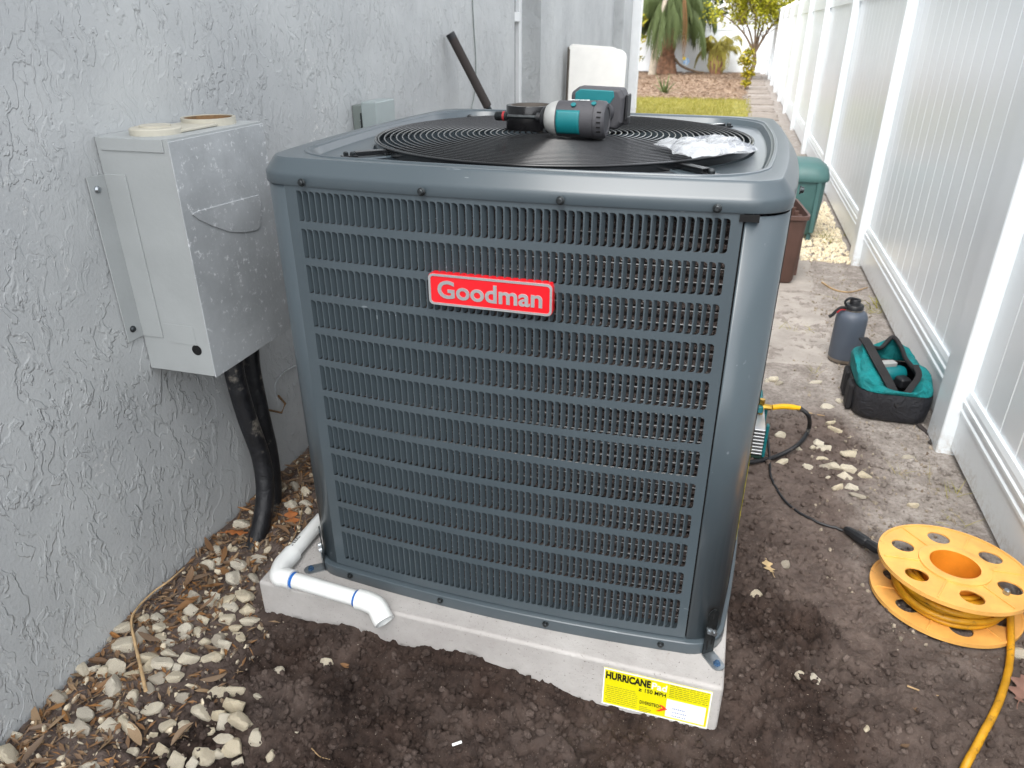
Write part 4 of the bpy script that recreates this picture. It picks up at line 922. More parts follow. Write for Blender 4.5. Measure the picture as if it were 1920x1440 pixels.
for z in (.0, .078):
    f_ = put('flange', fm, 'reel_orange', re, bevel=.0012, loc=(0, 0, z))
    MB().lathe([(RR+.0005, -.002), (RR+.0005, .0065), (RR-.004, .0065), (RR-.004, .0046)], 72).build('edge_lip', 'reel_orange', f_, 40)
    for k in range(6):
        a = k*math.pi/3+.25+math.pi/6; d = Vector((math.cos(a), math.sin(a), 0)); M3 = Matrix((d, Vector((-d.y, d.x, 0)), Vector((0, 0, 1)))).transposed()
        MB().cbox(d*.094+Vector((0, 0, .0058)), (.080, .003, .003), M3).build('rib', 'reel_orange', f_, 0, bevel=.0008)
    if z: MB().lathe([(.066, .0044), (.066, .0085), (.062, .0095), (.050, .0095), (.0465, .0085), (.0465, -.004)], 48).build('hub_ring', 'reel_orange', f_, 40)
mat('drum_orange', s2l(226, 140, 40), .4, var=.15); MB().lathe([(.055, .004), (.055, .0775), (.0462, .0865), (.0462, .004)], 48).build('drum', 'drum_orange', re, 40)
MB().lathe([(.006, 0), (.006, .008), (.004, .010)], 8, (.046, -.088, .083), cap1=True).build('knob_bolt', 'zinc', re, 0)
wc = [(.064+.006*(i % 3)+.018*((i*7) % 5)/5, .014+.0115*(i//3)) for i in range(15)]
for r, z in [(.062, .012), (.074, .011), (.086, .012), (.098, .013), (.064, .024), (.077, .023), (.090, .025), (.103, .026), (.066, .036), (.080, .037), (.094, .036), (.062, .048), (.075, .049)]:
    MB().tube([(r*math.cos(t)+.003*math.sin(2*t+r*90), r*math.sin(t), z+.002*math.sin(3*t+r*300)) for t in np.linspace(0, 2*math.pi, 48, endpoint=False)], .0062, 8, closed=True).build('wound_cord', 'cord_yellow', re, 60)
ey = thing('extension_cord', 'dirty yellow extension cord trailing from the reel towards the camera', 'cord', (.93, .19, gz(.93, .19)))
el = Vector(ey.location); pth = [(RC[0]+.075, RC[1]+.02, RZ+.048), (RC[0]+.100, RC[1]-.035, RZ+.042)]
for a, b_ in ((1886, 1180), (1890, 1245), (1872, 1318), (1832, 1398), (1806, 1445), (1770, 1520), (1730, 1640)):
    g_ = ground_at(a, b_); pth.append((g_[0], g_[1], gz(g_[0], g_[1])+(.030 if b_ < 1200 else .012 if b_ < 1260 else .0095)))
pth = [np.array([p_[0], p_[1], max(p_[2], gz(p_[0], p_[1])+.0085)]) for p_ in spline(pth, 8)]
MB().tube([Vector(p_)-el for p_ in pth], .0066, 10).build('cable', 'cord_yellow', ey, 60)
# plug joint between both cords
a_, b_ = ground_at(1583, 999)+np.array([0, 0, .012]), at(1652, 1034, z=RZ+.065)
b_ = at(1650, 1033, z=-.040); ab = Vector(b_-a_)
MB().tube([Vector(a_)-cl_+ab*t for t in (0, .04, .12, .30, .34, .62, .66, .92, 1.0)], lambda t: (.0060, .0085, .0105, .0115, .0135, .0135, .0110, .0120, .0075)[round(t*8)], 10).build('plug', 'black_plastic', pc, 30)
MB().tube([Vector(b_)-el, Vector(b_)-el+ab*.12, Vector(at(1682, 1047, z=RZ+.080))-el], .0062, 8).build('cable_end', 'hose_yellow', ey, 60)

# ------------------------------------------------------------------ bins by the path
gb = thing('plastic_bin', 'faded green plastic garden bin with rounded lid standing by the fence', 'bin', (.700, 3.40, gz(.700, 3.40)))
def rsq(hx, hy, z, e=.35, n=28): return [(hx*math.copysign(abs(math.cos(t))**e, math.cos(t)), hy*math.copysign(abs(math.sin(t))**e, math.sin(t)), z) for t in np.linspace(0, 2*math.pi, n, endpoint=False)]
MB().loft([rsq(.115, .13, .03), rsq(.13, .145, .045), rsq(.142, .16, .20), rsq(.146, .165, .33)]).build('tub', 'bin_green', gb, 50)
MB().loft([rsq(.156, .175, .325), rsq(.160, .178, .335), rsq(.158, .176, .352), rsq(.150, .165, .385, .5), rsq(.11, .12, .415, .6), rsq(.05, .05, .422, .8)]).build('lid', 'bin_green', gb, 50)
for x in (.105, -.105): MB().box(x-.012, x+.012, -.169, -.150, .05, .33).build('rib', 'bin_green', gb, 0, bevel=.006)
for sx in (-1, 1): MB().tube([(sx*.10, -.12, .04), (sx*.10, -.135, .0)], .012, 8).build('foot', 'bin_green', gb)
bb = thing('plastic_crate', 'dark brown ribbed plastic planter box in front of the green bin', 'planter', (.555, 2.60, gz(.555, 2.60)), R_(6))
MB().loft([rsq(.100, .17, .004, .22), rsq(.106, .18, .02, .22), rsq(.122, .20, .300, .22), rsq(.130, .21, .305, .22), rsq(.130, .21, .322, .22), rsq(.120, .198, .322, .22), rsq(.104, .175, .03, .22)], True, True).build('tub', 'bin_brown', bb, 40)
for y in (-.13, -.05, .03, .11): MB().box(.100, .1215, y, y+.012, .03, .295).xf(Matrix.Shear('XY', 4, (0, 0)) if 0 else Matrix.Identity(4)).build('rib', 'bin_brown', bb, 0, bevel=.003)

# ------------------------------------------------------------------ stones
def rock_mesh(seed, sub=3):
    r = np.random.default_rng(seed); bm = bmesh.new(); bmesh.ops.create_icosphere(bm, subdivisions=sub, radius=1)
    ds_ = r.normal(size=(9, 3)); ds_ /= np.linalg.norm(ds_, axis=1)[:, None]; off = .42+.42*r.random(9); ph = r.random(3)*20
    for v in bm.verts:
        p = np.array(v.co); k = 1.
        for d, o_ in zip(ds_, off):
            c = float(p @ d)
            if c > o_: k = min(k, o_/c*1.03)
        k *= 1+.34*float(fbm(np.array(p[0]+ph[0]+p[2]), np.array(p[1]+ph[1]-p[2]*.7), 1.5, 4, .6))
        v.co = Vector(p*k)
    me = bpy.data.meshes.new('stone'); bm.to_mesh(me); bm.free(); me.polygons.foreach_set('use_smooth', [True]*len(me.polygons)); me.set_sharp_from_angle(angle=R_(24)); return me
ROCK = [rock_mesh(100+i) for i in range(14)]
def stone(px, py, wpx, hpx, name, label, group, m='limestone', bury=.26):
    p = ground_at(px, py+hpx*.25); k = ppm(p); w_ = wpx/k; h_ = hpx/k*.82
    me = random.choice(ROCK)
    o = put(name, me, m); sz = min(h_, w_)*.56
    o.scale = (w_*.70, max(h_*.70, sz), sz*1.2); o.rotation_euler = (random.uniform(-.25, .25), random.uniform(-.25, .25), random.uniform(-.5, .5))
    o.location = (p[0], p[1], gz(p[0], p[1])+sz*(1-2*bury)*.75); return tag(o, label, 'stone', group)
L1 = [(1215,215,70,60),(1090,350,60,45),(1170,345,40,30),(1195,415,75,65),(1175,480,85,85),(1300,390,80,45),(1040,420,90,50),(1095,400,50,40),(1270,485,70,45),(980,580,80,70),(1080,575,50,40),(1065,610,80,50),(1140,590,70,60),(1155,630,90,50),(1225,570,95,75),(1245,640,70,70),(1235,700,90,60),(1140,690,55,70),(1090,665,45,40),(1025,695,70,55),(950,645,85,60),(925,690,45,40),(930,740,70,65),(1170,735,60,50),(1000,755,70,50),(1025,790,65,50),(1090,790,65,80),(1130,820,70,75),(1190,775,90,50),(965,805,40,30),(930,780,50,40),(845,805,60,45),(820,650,35,30),(730,690,70,60),(795,685,60,55),(790,730,55,70),(625,735,85,65),(700,770,70,110),(740,740,25,30),(800,780,50,60),(630,820,110,90),(535,790,45,50),(725,880,100,70),(735,925,60,100),(845,860,85,45),(940,880,95,75),(820,915,100,75),(880,935,45,50),(865,980,80,70),(590,925,95,85),(655,970,80,50),(780,985,75,60),(575,1025,100,110),(750,1035,55,60),(420,940,85,60),(480,940,60,50),(520,955,65,60),(665,1080,60,70),(925,1080,55,85),(1045,890,55,45),(1080,870,60,60),(1165,1045,105,80),(1090,1035,75,75),(1190,1130,110,110),(1100,1145,65,80),(1120,1200,95,85),(1215,1225,100,90),(1020,1155,95,85),(765,1130,90,75),(665,1140,75,35),(435,1155,90,75),(540,1220,105,70),(650,1230,140,85),(420,1235,95,100),(350,1240,80,80),(845,1225,70,60),(925,1225,50,45),(1050,1260,45,45),(1120,1280,90,60),(820,1350,85,85),(870,1395,95,95),(660,1345,60,80),(1030,1375,100,80),(960,1410,60,60),(1100,1380,60,60),(1170,1350,100,80),(1200,1405,55,60),(1280,1270,70,80),(50,1365,110,100),(90,1270,60,40),(290,1075,100,60),(450,1425,110,40),(775,1270,40,40),(530,1125,70,60),(510,1290,50,40),(1480,30,60,50),(1530,55,50,50),(1465,125,85,70),(1535,115,60,45),(1545,150,40,35)]
def rock_label(u, v, a, b_):
    big = a*b_; sz = 'large' if big > 6500 else 'mid-sized' if big > 3600 else 'small'; sh_ = 'flat' if b_ < a*.66 else 'tall' if b_ > a*1.15 else 'rounded'
    if v < 240 and u > 1190: pl_ = 'behind the black insulated lines'
    elif v < 520: pl_ = 'at the foot of the black insulated lines'
    elif u > 1020 and v < 860: pl_ = 'beside the near corner of the concrete pad'
    elif u > 1000 and v > 1000: pl_ = 'at the edge of the dark dug soil'
    elif v > 1180: pl_ = 'in the litter farthest from the pad'
    elif u < 640: pl_ = 'at the foot of the stucco wall'
    else: pl_ = 'around the long dry palm stem'
    return f'{sz} {sh_} off-white limestone rock {pl_}'
for u, v, a, b_ in L1:
    stone(u/2.667, 900+v/2.667, a/2.667, b_/2.667, 'limestone_rock', rock_label(u, v, a, b_), 'white rocks along the stucco wall')
for u, v, a, b_ in [(1360,1370,40,60),(1385,945,60,55),(1310,735,70,35),(1640,915,60,50),(1290,1080,45,35),(1480,1250,30,26)]:
    stone(u/2.667, 900+v/2.667, a/2.667, b_/2.667, 'soil_stone', 'small dirty stone half sunk in the dark soil before the pad', 'dirty stones in the dark soil', 'grit')
for u, v, a, b_ in [(355,675,60,70),(400,710,70,45),(670,700,75,45),(310,690,30,40),(855,840,70,60),(770,880,90,60),(830,1060,100,50),(685,1155,80,60),(745,1195,95,70),(655,1190,50,60),(925,1245,100,75),(540,1195,80,60),(710,1275,110,45),(820,1325,105,75),(925,1355,100,70),(1035,1390,90,80),(885,1400,105,70),(770,1425,40,30),(1380,1265,80,55),(730,1335,80,60),(620,1340,70,60),(430,1300,90,50),(780,1005,70,45),(400,1095,80,60)]:
    stone(1360+u/4, 540+v/4, a/4, b_/4, 'path_rock', 'dusty beige rock on the dirt between vacuum pump and tool bag', 'beige rocks beside the pump', 'grit', .36)
for u, v, a, b_ in [(565,30,55,45),(625,30,65,40),(655,72,65,35),(930,120,55,45),(1100,255,55,50),(155,560,50,50),(300,425,35,45),(435,985,60,50),(375,970,50,40),(705,1235,30,50),(470,1415,80,50),(1450,850,70,60),(180,845,22,18),(760,465,40,30)]:
    stone(1360+u/2.667, 900+v/2.667, a/2.667, b_/2.667, 'soil_stone', 'muddy grey stone on the trodden soil around the cord reel', 'stones around the cord reel', 'grit', .36)

P = []
while len(P) < 330:
    x = random.uniform(-.72, -.40); y = random.uniform(-.52, .55); lim = -.60+.14*sm(np.array(y), .2, -.1)-.02
    if (x > -.505 and y > -.085) or random.random() > math.exp(-max(0, x+.52)*18): continue
    s_ = .003+.0085*random.random()**2; P.append(np.vstack([[x, y, gz(x, y)+s_*.4], rot3(*(rng.random(3)*6.28))*np.array([[s_], [s_*.8], [s_*.65]])]))
scatter_mesh('stone_chips', P, jig*np.array([1.3, .8, .6]), icoF, 'chip', 'small white stone chips between the rocks along the stucco wall')

# ------------------------------------------------------------------ dry leaves, twigs, litter
def leaf_mesh(l, w_, curl, bend, seed):
    r = random.Random(seed); n = 6; vs = []
    for i in range(n+1):
        t = i/n; hw = w_*math.sin(math.pi*min(1, t*.96+.02))**.75*(1-.25*t); z = bend*l*(t-.5)**2*4*.25
        for s in (-1, 0, 1): vs.append((l*(t-.5), s*hw+.04*l*math.sin(t*4+seed), z+abs(s)*curl*hw+r.uniform(-.0008, .0008)))
    fs = [(i*3+k, i*3+k+1, i*3+k+4, i*3+k+3) for i in range(n) for k in (0, 1)]
    me = MB().add(vs, fs).mesh('leaf', 60); return me
LEAF = [leaf_mesh(1., random.uniform(.12, .20), random.uniform(-.7, .9), random.uniform(-.5, .8), i) for i in range(7)]
k = 0
while k < 105:
    y = random.uniform(-.55, .62); x = WX+.012+abs(random.gauss(0, .10))
    if y > .1 and x > -.50: continue
    if random.random() < .25: x = random.uniform(WX+.02, -.46)
    if x > -.505 and y > -.09: continue
    o = put('dry_leaf', random.choice(LEAF), 'dry_leaf'); L_ = random.uniform(.022, .055)
    o.scale = (L_, L_, L_); tz = random.uniform(-.35, .35); o.rotation_euler = (tz, random.uniform(-.35, .35), random.uniform(0, 6.28))
    o.location = (x, y, gz(x, y)+.006+.012*random.random()); tag(o, f"{'long' if L_ > .040 else 'short'} narrow curled brown dry leaf "+('beside the black insulated lines' if y > .05 else 'close against the foot of the stucco wall' if x < WX+.09 else 'among the white rocks'), 'leaf', 'dry leaves along the wall'); k += 1
P = []; tint = []
for _ in range(3600):
    y = random.uniform(-.6, .7); x = WX+.004+abs(random.gauss(0, .13))
    if x > -.44 or (x > -.50 and y > -.07): continue
    l = random.uniform(.004, .030); w_ = l*random.uniform(.06, .4); A = rot3(random.uniform(-.6, .6), random.uniform(-.4, .4), random.uniform(0, 6.28))*np.array([[l], [w_], [l]])
    P.append(np.vstack([[x, y, gz(x, y)+.002+.006*random.random()], A])); tint.append(random.random())
scatter_mesh('leaf_litter', P, [(-.5, 0, 0), (0, -.5, .06), (.5, 0, 0), (0, .5, .06)], [(0, 1, 2, 3)], 'dry_leaf', 'fine brown leaf litter and bark bits along the foot of the wall', tint=np.array(tint))
def lobed(l, seed):
    r = random.Random(seed); pts = []; n = 26
    for side_ in (1, -1):
        rng_ = range(n) if side_ == 1 else range(n-1, -1, -1)
        for i in rng_:
            t = i/(n-1); base = .30*math.sin(math.pi*min(1, t*.9+.08)); lob = .62+.38*math.cos(t*2.9*2*math.pi+.3)
            pts.append((l*(t-.5), side_*l*(base*lob+.02), .05*l*math.cos(t*5+seed)+.10*l*(base*lob)))
    fs = []; N = len(pts)
    for i in range(n-1): fs.append((i, i+1, N-2-i, N-1-i))
    b = MB().add(pts, fs); b.tube([(-l*.5, 0, .02*l), (-l*.7, .03*l, 0), (-l*.85, .02*l, 0)], .012*l, 5); return b.mesh('leaf', 60)
mat('leaf_orange', s2l(172, 106, 58), .7, var=.25, vs=40); mat('leaf_tan', s2l(182, 158, 118), .7, var=.2, vs=40); mat('leaf_mauve', s2l(128, 96, 84), .7, var=.2, vs=30)
for px_, py_, l, rz, m_, lb in ((548, 975, .062, 2.3, 'leaf_orange', 'orange lobed oak leaf lying beside the white drain pipe'), (1440, 1066, .046, 1.9, 'leaf_tan', 'pale tan lobed oak leaf on the dark soil right of the pad'), (1912, 1296, .070, 1.2, 'leaf_mauve', 'mauve brown lobed leaf beside the trailing yellow cord'),
                                (445, 1003, .05, .5, 'leaf_orange', 'orange leaf wedged between the black lines and wall')):
    p = ground_at(px_, py_); o = put('oak_leaf', lobed(l, int(px_)), m_, loc=(p[0], p[1], p[2]+.008), rot=(random.uniform(-.2, .2), random.uniform(-.2, .2), rz)); tag(o, lb, 'leaf')
for px_, py_, l, rz, m_, lb in ((1713, 1332, .020, 2.0, 'leaf_orange', 'small oval orange leaf on the soil below the cord reel'), (650, 1252, .024, .2, 'leaf_tan', 'small tan leaf on the dark soil in front of the pad'), (1695, 1402, .018, .6, 'leaf_orange', 'tiny curled orange leaf on the soil near the yellow cord')):
    p = ground_at(px_, py_); o = put('fallen_leaf', LEAF[2], m_, loc=(p[0], p[1], p[2]+.005), rot=(.1, .1, rz)); o.scale = (l, l*1.5, l); tag(o, lb, 'leaf')
def twig(name, pts, r, lb, m_='tan_twig', lift=.004):
    P_ = [ground_at(a, c)+np.array([0, 0, lift]) for a, c in pts]; P_ = spline(P_, 6) if len(P_) > 2 else P_
    tag(MB().tube(P_, lambda t: r*(1-.55*t), 6).build(name, m_, smooth=60), lb, 'twig')
z1 = lambda L_: [(u/2.667, 900+v/2.667) for u, v in L_]
twig('palm_twig', z1([(740, 1090), (712, 960), (684, 840), (668, 735), (700, 670), (780, 590), (850, 540), (930, 470)]), .0034, 'long dry palm stem lying over the white rocks by the wall', lift=.018)
twig('vine_twig', [(545, 1025), (562, 985), (568, 930), (558, 880), (552, 868)], .0016, 'thin dry vine stem rising beside the black lines', lift=.006)
twig('twig', [(1700, 1289), (1730, 1300), (1760, 1308)], .0018, 'pale straw twig on the soil beside the trailing cord')
twig('twig', [(1480, 762), (1512, 775), (1546, 782)], .0030, 'short tan stick beside the yellow hose end')
twig('twig', [(1541, 531), (1565, 545), (1595, 549), (1627, 540)], .0045, 'curved pale stick on the slab by the bottle')
twig('twig', z1([(880, 1330), (920, 1280), (960, 1235)]), .0012, 'thin grey twig on the soil between the white rocks')
twig('root_bit', z1([(1560, 1350), (1600, 1390), (1650, 1405)]), .0012, 'short pale root in the dark soil before the pad')
p = ground_at(848, 1400); tag(MB().tube([p+np.array([0, 0, .004]), p+np.array([.014, .009, .006])], .0024, 8).build('cigarette_end', 'print_white'), 'small white stub on the dark soil in front of the pad', 'stub')
p = ground_at(1388, 975)

# ------------------------------------------------------------------ path slabs
pth_ = tag(bpy.data.objects.new('path', None), 'worn concrete slab path running along the fence', kind='structure'); col.objects.link(pth_); pth_.location = (.66, 2, G)
def paver(x0, x1, y0, y1, zt, m='slab_concrete', seed=0):
    r = random.Random(seed); n = 9; ring = []
    c = [(x0, y0), (x1, y0), (x1, y1), (x0, y1)]
    for i in range(4):
        a, b_ = c[i], c[(i+1) % 4]
        for k in range(n): t = k/n; ring.append((a[0]+(b_[0]-a[0])*t+r.uniform(-.02, .02), a[1]+(b_[1]-a[1])*t+r.uniform(-.02, .02)))
    cx, cy = (x0+x1)/2, (y0+y1)/2
    MB().loft([[(x-.66, y-2, z-G) for x, y in ring] for z in (-.11, zt)], False, True).build('paver', m, pth_, 0, bevel=.006)
for i, (a, b_) in enumerate(((1.50, 1.855), (1.875, 2.32), (2.34, 2.86), (2.90, 3.40))): paver(.40, .775+.02*(i % 2), a, b_, -.0675-.001*(i % 2), seed=i)
for i in range(15):
    y = 4.0+i*1.05; paver(.54-.07*random.random(), .86+.06*random.random(), y, y+random.uniform(.45, .80), -.058+.006*(i % 2), 'old_slab', 50+i)

# ------------------------------------------------------------------ yard beyond the house
def sheet(name, x0, x1, y0, y1, z, m, lb, ragged=.25):
    n = 60; e = []
    for i in range(n+1): t = i/n; e.append((x0+(x1-x0)*t, y0+ragged*float(fbm(np.array(t*9.), np.array(3.), 1, 3))))
    for i in range(1, n): t = i/n; e.append((x1+ragged*float(fbm(np.array(t*9.), np.array(7.), 1, 3)), y0+(y1-y0)*t))
    for i in range(n, -1, -1): t = i/n; e.append((x0+(x1-x0)*t, y1+ragged*float(fbm(np.array(t*9.), np.array(11.), 1, 3))))
    me = bpy.data.meshes.new(name); bm = bmesh.new(); vs_ = [bm.verts.new((x, y, z)) for x, y in e]; f = bm.faces.new(vs_); bmesh.ops.triangulate(bm, faces=[f])
    bmesh.ops.recalc_face_normals(bm, faces=bm.faces); bm.to_mesh(me); bm.free()
    return tag(put(name, me, m), lb, kind='structure')
sheet('mulch_bed', -9, .50, 11.9, 19.95, G+.004, 'mulch', 'reddish brown mulch bed in front of the far fence')
sheet('lawn', -9, .54, 7.4, 12.05, G+.008, 'lawn_base', 'strip of yellowish green lawn behind the house')
P = []; tint = []
for _ in range(30000):
    x = random.uniform(-2.6, .56); y = 7.4+4.75*random.random()
    if x > .30 and random.random() < .5: continue
    l = random.uniform(.025, .06); A = rot3(random.uniform(-.5, .5), random.uniform(-.5, .5), random.uniform(0, 6.28))*np.array([[.006], [1], [l]])
    P.append(np.vstack([[x, y, G+.006], A])); tint.append(random.random())
scatter_mesh('grass', P, [(-.5, 0, 0), (.5, 0, 0), (0, .006, 1)], [(0, 1, 2)], 'grass', 'short yellowish green grass blades of the back lawn', tint=np.array(tint))
P = []; tint = []
for _ in range(7000):
    x = random.uniform(-3, .55); y = random.uniform(12, 19.8); l = random.uniform(.03, .10); A = rot3(random.uniform(-.3, .3), random.uniform(-.3, .3), random.uniform(0, 6.28))*np.array([[l], [l*.3], [l]])
    P.append(np.vstack([[x, y, G+.012+.02*random.random()], A])); tint.append(random.random())
scatter_mesh('mulch_chips', P, [(-.5, 0, 0), (0, -.5, .1), (.5, 0, 0), (0, .5, .1)], [(0, 1, 2, 3)], 'bark_chip', 'loose bark chips and fallen leaves on the mulch bed', tint=np.array(tint))
P = []; tint = []
def tuft(x, y, n, l0, sp):
    for _ in range(n):
        l = l0*random.uniform(.5, 1.1); A = rot3(random.uniform(-.8, .8), random.uniform(-.8, .8), random.uniform(0, 6.28))*np.array([[l*.16], [1], [l]])
        xx, yy = x+random.gauss(0, sp), y+random.gauss(0, sp); P.append(np.vstack([[xx, yy, gz(xx, yy)-.002], A])); tint.append(random.random())
for px_, py_, n, l in ((1648, 575, 40, .03), (1635, 585, 30, .02), (1520, 622, 16, .012), (1480, 620, 14, .012), (1530, 700, 12, .012), (1690, 890, 14, .012), (1740, 900, 10, .01), (1790, 925, 12, .012), (1795, 985, 14, .014), (1775, 930, 8, .01), (1540, 445, 40, .03), (1560, 455, 30, .03), (1585, 440, 24, .025), (1567, 560, 10, .012)):
    p = ground_at(px_, py_); tuft(p[0], p[1], n, l, .014 if l < .015 else .03)
scatter_mesh('weeds', P, [(-.5, 0, 0), (.5, 0, 0), (.3, .02, .6), (0, .06, 1), (-.3, .02, .6)], [(0, 1, 2, 4, 4)] if 0 else [(0, 1, 2), (0, 2, 4), (4, 2, 3)], 'grass', 'sparse green weeds in the slab joints and along the fence', tint=np.array(tint))
# fine pebble drift at the fence foot by the bin
P = []
for _ in range(1500):
    x = random.uniform(.74, .99); y = random.uniform(2.85, 4.3); s_ = random.uniform(.006, .017); P.append(np.vstack([[x, y, gz(x, y)+s_*.25], rot3(*(rng.random(3)*6.28))*np.array([[s_], [s_*.8], [s_*.6]])]))
scatter_mesh('pebbles', P, jig, icoF, 'limestone', 'drift of tan pebbles along the fence foot by the green bin')

def frond(b, tn, org, az, L, rise, droop, nl=26, ll=.34, wl=.022, hang=.5, tint=0.):
    """palm frond: arched rachis with two rows of drooping leaflets"""
    d = np.array([math.cos(az), math.sin(az), 0]); sd2 = np.array([-d[1], d[0], 0]); pts = []
    for i in range(13): t = i/12; pts.append(np.array(org)+d*(L*(math.sin(t*1.45)/math.sin(1.45))*.95)+np.array([0, 0, rise*math.sin(t*math.pi*.55)-droop*t**2.2]))
    b.tube(pts, lambda t: .016*(1-.8*t)*max(.5, L/1.5), 5)
    for i in range(nl):
        t = .14+.86*i/nl; f = t*12; k = min(11, int(f)); p = pts[k]*(1-(f-k))+pts[k+1]*(f-k); tg = pts[k+1]-pts[k]; tg /= np.linalg.norm(tg)
        l = ll*math.sin(math.pi*(.12+.82*t))**.7*random.uniform(.85, 1.1)
        for s in (-1, 1):
            dr = s*sd2*.8+tg*.5+np.array([0, 0, -hang*random.uniform(.7, 1.2)]); dr /= np.linalg.norm(dr); w3 = np.cross(dr, [0, 0, 1.]); w3 /= np.linalg.norm(w3)+1e-6
            m_ = p+dr*l*.5+np.array([0, 0, .0]); e = p+dr*l*.95+np.array([0, 0, -l*.25*hang])
            b.add([p-w3*wl*.3, p+w3*wl*.3, m_+w3*wl*.5, e, m_-w3*wl*.5], [(0, 1, 2, 3, 4)])
def base_at(px_, py_):
    p = at(px_, py_, z=G)
    if p[1] > 19.35: p = at(px_, 139.5, z=G)
    return (float(p[0]), float(p[1]), G)
# old palm with boots
c = base_at(1248, 139); pl = thing('palm_tree', 'stout palm with ragged brown trunk and drooping grey green fronds', 'palm tree', c, 0, 'palms before the far fence')
MB().lathe([(.30, -.05), (.275, .06), (.225, .25), (.175, .45), (.15, .75), (.14, 1.2), (.14, 1.6)], 20, cap1=True).build('trunk', 'palm_boot', pl, 60)
bt2 = MB()
for i in range(90):
    z = .02+1.6*(i/90); a = i*2.4; r = np.interp(z, [0, .25, .45, .75, 2], [.25, .215, .175, .15, .14]); d = Vector((math.cos(a), math.sin(a), 0)); sd3 = Vector((-d.y, d.x, 0))
    w_ = .06; q0 = d*(r-.01)+Vector((0, 0, z)); q1 = d*(r+.035)+Vector((0, 0, z+.12))
    bt2.add([q0-sd3*w_, q0+sd3*w_, q1+sd3*w_*.5, q1-sd3*w_*.5, q0-sd3*w_-d*.02, q0+sd3*w_-d*.02], [(0, 1, 2, 3), (3, 2, 5, 4)])
bt2.build('leaf_boots', 'palm_boot', pl, 0)
cr_ = MB()
for i in range(30): frond(cr_, None, (0, 0, 1.55), i*2.4+.3, random.uniform(.7, 1.25), random.uniform(.1, .75), random.uniform(.6, 1.3), 34, .52, .026, 1.6)
cr_.build('crown', 'palm_leaf', pl, 0)
df = MB(); frond(df, None, (.30, -.4, 1.75), -1.2, .45, .0, 1.35, 24, .26, .03, 2.2); frond(df, None, (-.5, -.3, 1.9), -2.2, .4, .05, .9, 20, .3, .03, 1.8); df.build('dead_fronds', 'dead_frond', pl, 0)
# slim pale palm
c = base_at(1221, 141); sp2 = thing('palm_tree', 'slim palm with smooth pale leaning trunk beside the stout palm', 'palm tree', c, 0, 'palms before the far fence')
MB().tube([(0, 0, -.05), (.02, 0, .05), (.06, 0, .6), (.16, 0, 1.3), (.30, .05, 2.3), (.4, .1, 3.2)], lambda t: .105-.05*t, 14).build('trunk', 'pale_bark', sp2, 60)
cr_ = MB()
for i in range(14): frond(cr_, None, (.4, .1, 3.2), i*2.4, random.uniform(.9, 1.4), random.uniform(.2, .7), random.uniform(.4, 1.1), 22, .45, .04, .9)
cr_.build('crown', 'palm_leaf', sp2, 0)
# low pygmy palm
c = base_at(1341, 134); lp = thing('pygmy_palm', 'low bushy palm with fat base and arching fronds against the far fence', 'palm tree', c)
MB().lathe([(.13, -.05), (.16, .1), (.20, .28), (.17, .46), (.08, .56)], 16, cap1=True).build('trunk', 'palm_boot', lp, 60)
bs_ = MB()
for i in range(40):
    a = i*2.4; d = Vector((math.cos(a), math.sin(a), 0)); z = .08+.42*(i/40); bs_.tube([d*.12+Vector((0, 0, z-.08)), d*.21+Vector((0, 0, z+.08)), d*.16+Vector((0, 0, z+.26))], .022, 5)
bs_.build('leaf_bases', 'grass', lp, 60)
cr_ = MB()
for i in range(18): frond(cr_, None, (0, 0, .5), i*2.4+.5, random.uniform(.35, .62), random.uniform(.25, .62), random.uniform(.25, .7), 20, .22, .018, .7)
cr_.build('crown', 'grass', lp, 0)
# leafy crowns
def crown(name, par, blobs, n, size, m_):
    P = []; tint = []
    w_ = np.array([b_[3]**2 for b_ in blobs]); w_ /= w_.sum()
    for _ in range(n):
        b_ = blobs[int(rng.choice(len(blobs), p=w_))]; d = rng.normal(size=3); d /= np.linalg.norm(d); r = b_[3]*random.random()**.45
        p_ = np.array(b_[:3])+d*r*np.array([1, 1, .75])
        if float(fbm(np.array(p_[0]*2+p_[2]), np.array(p_[1]*2-p_[2]), 2.2, 3)) < -.07: continue
        l = size*random.uniform(.6, 1.3); P.append(np.vstack([p_, rot3(random.uniform(-.9, .9), random.uniform(-.9, .9), random.uniform(0, 6.28))*np.array([[l], [l*.45], [l]])])); tint.append(random.random()*.6)
    o = scatter_mesh(name, P, [(-.5, 0, 0), (-.1, -.5, .08), (.5, 0, -.05), (-.1, .5, .08)], [(0, 1, 2, 3)], m_, '', par, np.array(tint)); del o['kind']; return o
c = base_at(1405, 151); tr_ = thing('small_tree', 'small tree with bright yellow green leaves and forked twiggy branches near the path', 'tree', c)
tk = MB(); tk.tube([(0, 0, -.04), (.0, 0, .1), (.06, 0, .35), (.03, 0, .6)], lambda t: .062-.022*t, 9)
tips = []
for i, (dx, dy, h_) in enumerate(((-.45, .1, 1.5), (-.15, -.3, 1.7), (.25, .15, 1.6), (.5, -.1, 1.4), (.08, .35, 1.9), (-.7, -.1, 1.35), (.65, .3, 1.55))):
    pts = spline([(.03, 0, .55), (.03+dx*.35, dy*.35, .55+(h_-.55)*.45), (.03+dx*.8, dy*.8, .55+(h_-.55)*.8), (.03+dx*1.2, dy*1.2, h_)], 4); tk.tube(pts, lambda t: .028*(1-.75*t), 6)
    for j in range(7):
        q0 = pts[random.randint(3, len(pts)-2)]; q1 = q0+np.array([random.uniform(-.3, .3), random.uniform(-.3, .3), random.uniform(.12, .4)]); tk.tube([q0, (q0+q1)/2+np.array([0, 0, .03]), q1], lambda t: .009*(1-.6*t), 4); tips.append(q1)
tk.build('trunk', 'bark', tr_, 60)
